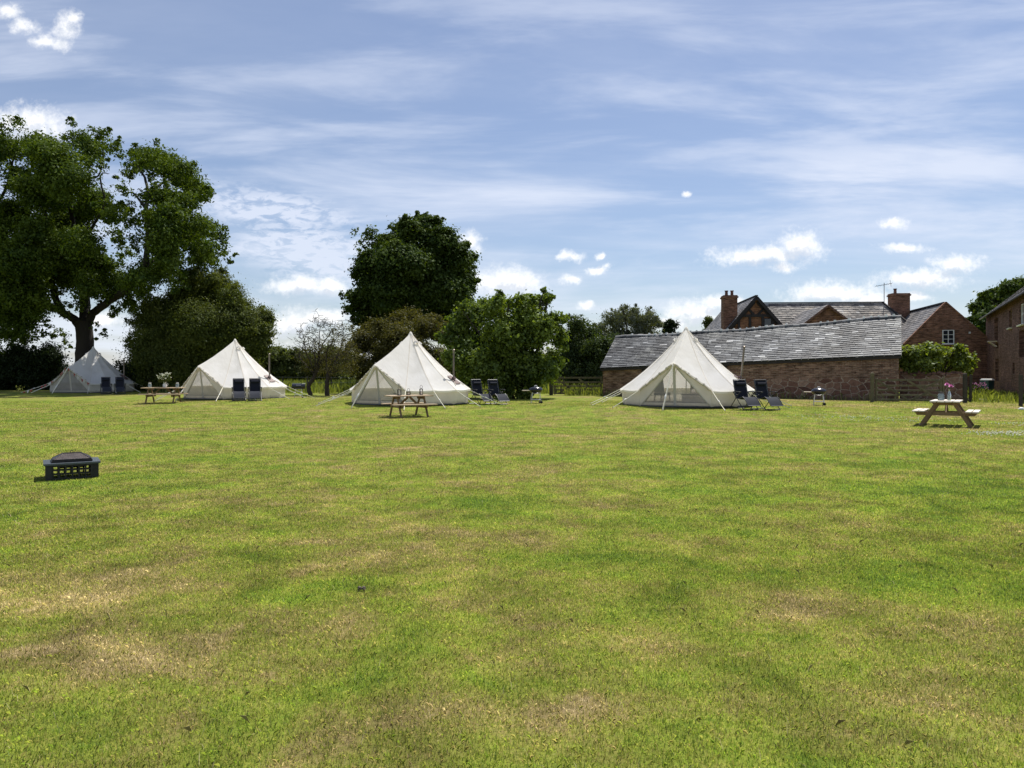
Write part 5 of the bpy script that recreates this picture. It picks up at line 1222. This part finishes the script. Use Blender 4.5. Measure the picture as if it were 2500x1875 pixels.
# ---------------------------------------------------------------- picnic tables (local: long axis x)
def picnic(label, x, y, rz, Lt, wood, top_wood, W_=1.50, H=.74):
    t = thing('picnic_table', label, 'picnic table', (x, y, g(x, y) - .01), rz, 'wooden picnic tables on the lawn')
    for i in range(4):
        mb = MB(); yb = (i - 1.5) * .188; mb.box((random.uniform(-.01, .01), yb, H - .019), (Lt, .165, .038)); ob('table_board', mb, MT[top_wood], t, bevel=.006)
    for s in (-1, 1):
        for i in range(2):
            mb = MB(); mb.box((random.uniform(-.01, .01), s * (W_ / 2 - .075 - i * .165), .43), (Lt, .145, .038)); ob('bench_board', mb, MT[top_wood], t, bevel=.006)
    for e in (-1, 1):
        xe = e * (Lt / 2 - .30)
        for s in (-1, 1):
            mb = MB(); mb.prism([(xe - .022, s * .20 - .055, H - .04), (xe - .022, s * .20 + .055, H - .04), (xe - .022, s * .62 + .055, 0), (xe - .022, s * .62 - .055, 0)], (.044, 0, 0)); ob('leg', mb, MT[wood], t, bevel=.005)
        xi = xe - e * .046
        mb = MB(); mb.prism([(xi - .02, -W_ / 2 + .03, .41), (xi - .02, W_ / 2 - .03, .41), (xi - .02, W_ / 2 - .10, .31), (xi - .02, -W_ / 2 + .10, .31)], (.04, 0, 0)); ob('seat_bearer', mb, MT[wood], t, bevel=.005)
        mb = MB(); mb.prism([(xi - .02, -.36, H - .04), (xi - .02, .36, H - .04), (xi - .02, .28, H - .13), (xi - .02, -.28, H - .13)], (.04, 0, 0)); ob('top_bearer', mb, MT[wood], t, bevel=.005)
        mb = MB(); mb.beam((xi - e * .02, 0, .34), (xi - e * .40, 0, H - .06), .05, .07); ob('brace', mb, MT[wood], t)
    return t
tabs = [picnic('side-on picnic table with flower jug between the shaded tent and the second tent', cx0(399, 35.6), 35.6, R(8), 1.80, 'timber', 'timber_mid'),
        picnic('picnic table at an angle in front of the third tent, bearing small lanterns', cx0(998, 26.3), 26.3, R(27), 1.55, 'timber', 'timber_mid'),
        picnic('end-on picnic table with pink flowers, in front of the yard gate', cx0(2311, 21.7), 21.7, R(56), 1.50, 'timber', 'timber_pale', 1.62, .73)]
def on_table(t, lx, ly, H=.74): return Matrix.Rotation(t.rotation_euler.z, 3, 'Z') @ Vector((lx, ly, H)) + t.location
def jar_lantern(label, p, r=.055, h=.14, lid='white_plastic'):
    t = thing('jar_lantern', label, 'lantern', p, 0, 'lanterns on the picnic tables')
    mb = MB(); mb.lathe([(0, .004), (r, .004), (r, h * .75), (r * .72, h * .9), (r * .72, h)], 14); ob('jar', mb, MT['glass_jar'], t, smooth=True)
    mb = MB(); mb.lathe([(0, h + .035), (r * .8, h + .03), (r * .85, h), (r * .74, h - .01)], 14); ob('lid', mb, MT[lid], t, smooth=True)
    mb = MB(); mb.lathe([(0, .006), (r * .5, .006), (r * .5, .06), (0, .06)], 10); ob('candle', mb, MT['candle'], t)
    mb = MB(); mb.tube([(r * .8 * math.cos(a), 0, h + .01 + .10 * math.sin(a)) for a in [math.pi * k / 8 for k in range(9)]], .004, 5); ob('handle', mb, MT['copper'], t)
def box_lantern(label, p, w=.16, h=.36, rz=0):
    t = thing('box_lantern', label, 'lantern', p, rz, 'lanterns on the picnic tables')
    mb = MB(); mb.box((0, 0, .012), (w, w, .024)); ob('base', mb, MT['copper'], t)
    mb = MB()
    for sx in (-1, 1):
        for sy in (-1, 1): mb.box((sx * w * .44, sy * w * .44, h * .45), (.016, .016, h * .86))
    ob('frame', mb, MT['copper'], t)
    mb = MB(); mb.box((0, 0, h * .90), (w * 1.05, w * 1.05, .02)); mb.box((0, 0, h * .965), (w * .8, w * .8, h * .11), taper=.35); ob('top', mb, MT['copper'], t)
    mb = MB(); mb.tube([(.045 * math.cos(a), 0, h * 1.0 + .055 + .055 * math.sin(a)) for a in [2 * math.pi * k / 12 for k in range(13)]], .006, 5, False); ob('ring', mb, MT['copper'], t)
    mb = MB(); mb.lathe([(0, .024), (.035, .024), (.035, .13), (0, .13)], 12); ob('candle', mb, MT['candle'], t)
jar_lantern('small lidded glass lantern on the side-on table, nearer the shaded tent', on_table(tabs[0], -.62, .05), .075, .19)
jar_lantern('small lidded glass lantern on the side-on table, nearer the second tent', on_table(tabs[0], .62, .0), .075, .19)
box_lantern('open-framed lantern on the angled table, at the end with the nearer legs', on_table(tabs[1], -.36, -.05), .12, .22, .4)
box_lantern('open-framed lantern on the angled table, at the end towards the leafy tree', on_table(tabs[1], .50, .12), .10, .23, .4)
box_lantern('squat lantern in the middle of the angled table', on_table(tabs[1], .06, .20), .12, .12, .4)
jar_lantern('large glass jar lantern standing beside the bottle of pink flowers', on_table(tabs[2], -.22, .12, .73), .085, .21, 'copper')
# jug with a loose bunch of cream flowers
p = on_table(tabs[0], .05, .05)
jg = thing('flower_jug', 'white jug holding a loose bunch of cream flowers on the side-on table', 'jug', p)
mb = MB(); mb.lathe([(0, .004), (.07, .004), (.095, .07), (.085, .14), (.055, .20), (.052, .23), (.07, .26)], 16); ob('jug', mb, MT['white_paint'], jg, smooth=True)
mb = MB(); mb.tube([(.085, 0, .20), (.14, 0, .19), (.145, 0, .12), (.09, 0, .07)], .012, 6); ob('handle', mb, MT['white_paint'], jg, smooth=True)
mb = MB(); heads = []
for k in range(34):
    a = random.uniform(0, 6.28); s = random.uniform(.05, .34); tip = Vector((math.cos(a) * s, math.sin(a) * s, .26 + random.uniform(.16, .46) * (1 - s * .7))); heads.append(tip)
    mb.tube([(0, 0, .12), Vector((math.cos(a) * s * .35, math.sin(a) * s * .35, .32)), tip], .005, 4, False)
ob('stems', mb, MT['stem_green'], jg)
leaf_cloud('leaves', [(p + Vector((0, 0, .42)), .22), (p + Vector((.14, 0, .44)), .15), (p + Vector((-.15, 0, .42)), .15)], p, .085, MT['far_hedge'], 61, 3600, parent=jg)
mb = MB()
for h_ in heads:
    for k in range(5): mb.lathe([(0, -.015), (.022, 0), (.014, .018), (0, .02)], 6, h_ + Vector((random.gauss(0, .025), random.gauss(0, .025), random.gauss(0, .02))))
ob('blossoms', mb, MT['petal_white'], jg)
# clear bottle with two pink blooms
p = on_table(tabs[2], -.20, -.08, .73)
bt = thing('flower_bottle', 'clear bottle vase with two pink carnation blooms on the end-on table', 'vase', p)
mb = MB(); mb.lathe([(0, .004), (.046, .004), (.048, .15), (.040, .20), (.020, .25), (.018, .31), (.022, .315)], 16); ob('bottle', mb, MT['glass_jar'], bt, smooth=True)
mb = MB(); mb.tube([(0, 0, .03), (.0, 0, .30), (-.06, 0, .43)], .005, 5); mb.tube([(.004, 0, .03), (.006, 0, .30), (.035, 0, .38)], .005, 5); ob('stems', mb, MT['stem_green'], bt)
for c in ((-.065, 0, .445), (.045, -.01, .395)):
    mb = MB(); rr = random.Random(3)
    for k in range(44):
        a = rr.uniform(0, 6.28); el = rr.uniform(-.2, 1.5); d = Vector((math.cos(a) * math.cos(el), math.sin(a) * math.cos(el), math.sin(el))); s_ = d.orthogonal().normalized(); o = Vector(c)
        mb.add([o, o + d * .05 + s_ * .024, o + d * .068, o + d * .05 - s_ * .024], [(0, 1, 2, 3)])
    ob('bloom', mb, MT['pink'], bt)

# ---------------------------------------------------------------- kettle barbecues
def barbecue(kind, label, x, y, rz, sc=1.0):
    t = thing('barbecue', label, 'barbecue', (x, y, g(x, y)), rz, 'small black barbecues beside the tents')
    S = lambda *a: tuple(q * sc for q in a)
    if kind == 'kettle':
        mb = MB(); mb.lathe([(0, .40 * sc), (.12 * sc, .415 * sc), (.215 * sc, .49 * sc), (.245 * sc, .575 * sc), (.25 * sc, .585 * sc), (.235 * sc, .58 * sc)], 28, sx=1.18); ob('bowl', mb, MT['enamel'], t, smooth=True)
        mb = MB(); mb.lathe([(.258 * sc, .58 * sc), (.252 * sc, .60 * sc), (.22 * sc, .655 * sc), (.13 * sc, .70 * sc), (0, .715 * sc)], 28, sx=1.18); ld = ob('lid', mb, MT['enamel'], t, smooth=True)
        mb = MB(); mb.tube([S(-.05, 0, .71), S(-.05, 0, .75), S(.05, 0, .75), S(.05, 0, .71)], .014 * sc, 7); ob('handle', mb, MT['white_plastic'], ld)
        mb = MB(); mb.lathe([(0, .72 * sc), (.04 * sc, .715 * sc), (.04 * sc, .705 * sc)], 10, (.11 * sc, 0, -.02 * sc)); ob('vent', mb, MT['alu'], ld)
    else:
        mb = MB(); prof = []; N = 18
        def half(z0, sgn, x0, x1):
            ring = [(math.cos(math.pi * k / N) * .20 * sc, z0 + sgn * math.sin(math.pi * k / N) * .15 * sc) for k in range(N + 1)]
            V = [(x0 * sc, a, b) for a, b in ring] + [(x1 * sc, a, b) for a, b in ring]; m = N + 1
            return V, [(i, i + 1, m + i + 1, m + i) for i in range(N)] + [tuple(range(m)), tuple(range(2 * m - 1, m - 1, -1))]
        mb.add(*half(.59 * sc, -1, -.34, .34)); ob('bowl', mb, MT['enamel'], t, smooth=True)
        mb = MB(); mb.add(*half(.596 * sc, 1, -.33, .33)); ld = ob('lid', mb, MT['enamel'], t, smooth=True)
        mb = MB(); mb.tube([S(-.12, -.20, .65), S(-.12, -.24, .66), S(.12, -.24, .66), S(.12, -.20, .65)], .012 * sc, 6); ob('handle', mb, MT['alu'], ld)
        mb = MB(); mb.box(S(.26, -.02, .735), S(.16, .2, .03)); ob('vent', mb, MT['white_plastic'], ld)
    mb = MB(); mb.box(S(-.43, 0, .55), S(.30, .30, .022)); mb.beam(S(-.29, .1, .54), S(-.56, .1, .535), .018, .018); mb.beam(S(-.29, -.1, .54), S(-.56, -.1, .535), .018, .018); ob('side_shelf', mb, MT['pale_wood' if kind == 'kettle' else 'black_steel'], t, bevel=.004)
    for sx, sy in ((-1, -1), (-1, 1), (1, -1), (1, 1)):
        mb = MB(); mb.tube([S(sx * .15, sy * .13, .47), S(sx * .21, sy * .17, .03 if sx > 0 else 0)], .0125 * sc, 7); ob('leg', mb, MT['alu'], t, smooth=True)
    mb = MB(); mb.box(S(0, 0, .16), S(.40, .30, .012)); mb.tube([S(-.2, -.155, .155), S(.2, -.155, .155)], .008, 5); ob('ash_shelf', mb, MT['alu'], t)
    for sy in (-1, 1): mb = MB(); mb.tube([S(.21, sy * .18, .055), S(.21, sy * .215, .055)], .055 * sc, 14); ob('wheel', mb, MT['rubber'], t)
    return t
barbecue('barrel', 'black lidded barbecue on thin legs beside the second tent and the twiggy trees', cx0(729, 41.6), 41.6, R(14), 1.05)
barbecue('kettle', 'dark barbecue with pale side shelf standing under the broad leafy tree', cx0(1308, 34.2), 34.2, R(8), 1.06)
barbecue('kettle', 'dark barbecue with pale side shelf standing in front of the stone barn wall', cx0(1999, 33.2), 33.2, R(-18), 1.06)

# ---------------------------------------------------------------- fire pit
u0, v0, Yp = 105.8, 1179.5, 12.0
cor = P(u0, v0, Yp); ra = R(32); SW, SD, SH = .80, .72, .275
ctr = Vector((cor.x + (math.cos(ra) * SW - math.sin(ra) * SD) / 2, cor.y + (math.sin(ra) * SW + math.cos(ra) * SD) / 2, 0)); ctr.z = g(ctr.x, ctr.y) - .005
fpit = thing('fire_pit', 'black metal fire pit with lattice sides and domed mesh lid on the lawn', 'fire pit', ctr, ra)
mb = MB(); fw = .125; th = .028
for c, s in (((0, -SD / 2 + fw / 2, SH - th / 2), (SW, fw, th)), ((0, SD / 2 - fw / 2, SH - th / 2), (SW, fw, th)), ((-SW / 2 + fw / 2, 0, SH - th / 2), (fw, SD - 2 * fw, th)), ((SW / 2 - fw / 2, 0, SH - th / 2), (fw, SD - 2 * fw, th))): mb.box(c, s)
ob('table_rim', mb, MT['slab'], fpit)
e = .035; hx_, hy_ = SW / 2 - e, SD / 2 - e
for sx in (-1, 1):
    for sy in (-1, 1):
        mb = MB(); mb.box((sx * (hx_ - .035), sy * hy_, (SH - th) / 2), (.085, .012, SH - th)); mb.box((sx * hx_, sy * (hy_ - .041), (SH - th) / 2), (.012, .07, SH - th)); ob('leg', mb, MT['black_steel'], fpit)
def lattice(ax):
    mb = MB(); L_ = (hx_ if ax == 'x' else hy_) * 2 - .17; N = 6 if ax == 'x' else 5
    for i in range(N + 1):
        o = -L_ / 2 + L_ * i / N; mb.box((o, 0, (SH - th) / 2 + .01), (.026 if 0 < i < N else .04, .008, SH - th - .04))
    for z, hh in ((.028, .03), (.098, .024), (.160, .02), (SH - th - .016, .03)): mb.box((0, .0045, z), (L_ + .04, .006, hh))
    return mb
for ax, off, rz in (('x', (0, -hy_, 0), 0), ('x', (0, hy_, 0), 0), ('y', (-hx_, 0, 0), R(90)), ('y', (hx_, 0, 0), R(90))):
    o = ob('lattice_panel', lattice(ax), MT['black_steel'], fpit); o.location = off; o.rotation_euler = (0, 0, rz)
mb = MB(); ix, iy = SW / 2 - fw + .004, SD / 2 - fw + .004
mb.add([(-ix, -iy, SH - .004), (ix, -iy, SH - .004), (ix, iy, SH - .004), (-ix, iy, SH - .004), (-.19, -.16, SH - .10), (.19, -.16, SH - .10), (.19, .16, SH - .10), (-.19, .16, SH - .10)], [(0, 1, 5, 4), (1, 2, 6, 5), (2, 3, 7, 6), (3, 0, 4, 7), (4, 5, 6, 7)]); ob('bowl', mb, MT['black_steel'], fpit)
lx, ly = ix + .012, iy + .012; rzz = SH + .006
mb = MB(); mb.box((0, 0, rzz + .012), (2 * lx, 2 * ly, .022)); mb.box((0, 0, rzz + .033), (2 * lx - .03, 2 * ly - .03, .02))
ld = ob('lid', mb, MT['black_steel'], fpit, bevel=.003)
mb = MB(); a, b_ = lx - .03, ly - .03; tz = rzz + .122; z0 = rzz + .043; tx, ty = .13, .05
V = [(-a, -b_, z0), (a, -b_, z0), (a, b_, z0), (-a, b_, z0), (-tx, -ty, tz), (tx, -ty, tz), (tx, ty, tz), (-tx, ty, tz)]
mb.add(V, [(0, 1, 5, 4), (1, 2, 6, 5), (2, 3, 7, 6), (3, 0, 4, 7), (4, 5, 6, 7)]); ob('spark_mesh', mb, MT['lid'], ld)
mb = MB()
for i in range(4): mb.tube([V[i], V[i + 4]], .006, 5)
mb.tube([V[4], V[5], V[6], V[7], V[4]], .006, 5); ob('lid_ribs', mb, MT['black_steel'], ld)
mb = MB(); mb.tube([(.022 * math.cos(t_), 0, tz + .018 + .022 * math.sin(t_)) for t_ in [2 * math.pi * k / 14 for k in range(15)]], .005, 5, False); ob('handle', mb, MT['copper'], ld)

# small bits on the lawn
q = P(881, 1432, 5.55); q.z = g(q.x, q.y)
mb = MB(); rr = random.Random(2)
for k in range(9): mb.lathe([(0, -.012), (.012, -.004), (.009, .008), (0, .011)], 7, (rr.gauss(0, .011), rr.gauss(0, .009), .014 + rr.random() * .014))
cd = ob('dry_clod', mb, MT['clod'], smooth=True); cd.location = q; tag(cd, 'small dark dry clod lying alone in the middle of the lawn', 'clod')
q = P(2494, 964, 30); q.z = g(q.x, q.y)
mb = MB(); mb.lathe([(0, .0), (.10, .0), (.12, .03), (.10, .07), (.05, .10), (0, .10)], 16, sy=.7); st = ob('pale_stone', mb, MT['white_paint'], smooth=True); st.location = q; tag(st, 'pale rounded stone in the grass at the right edge', 'stone')
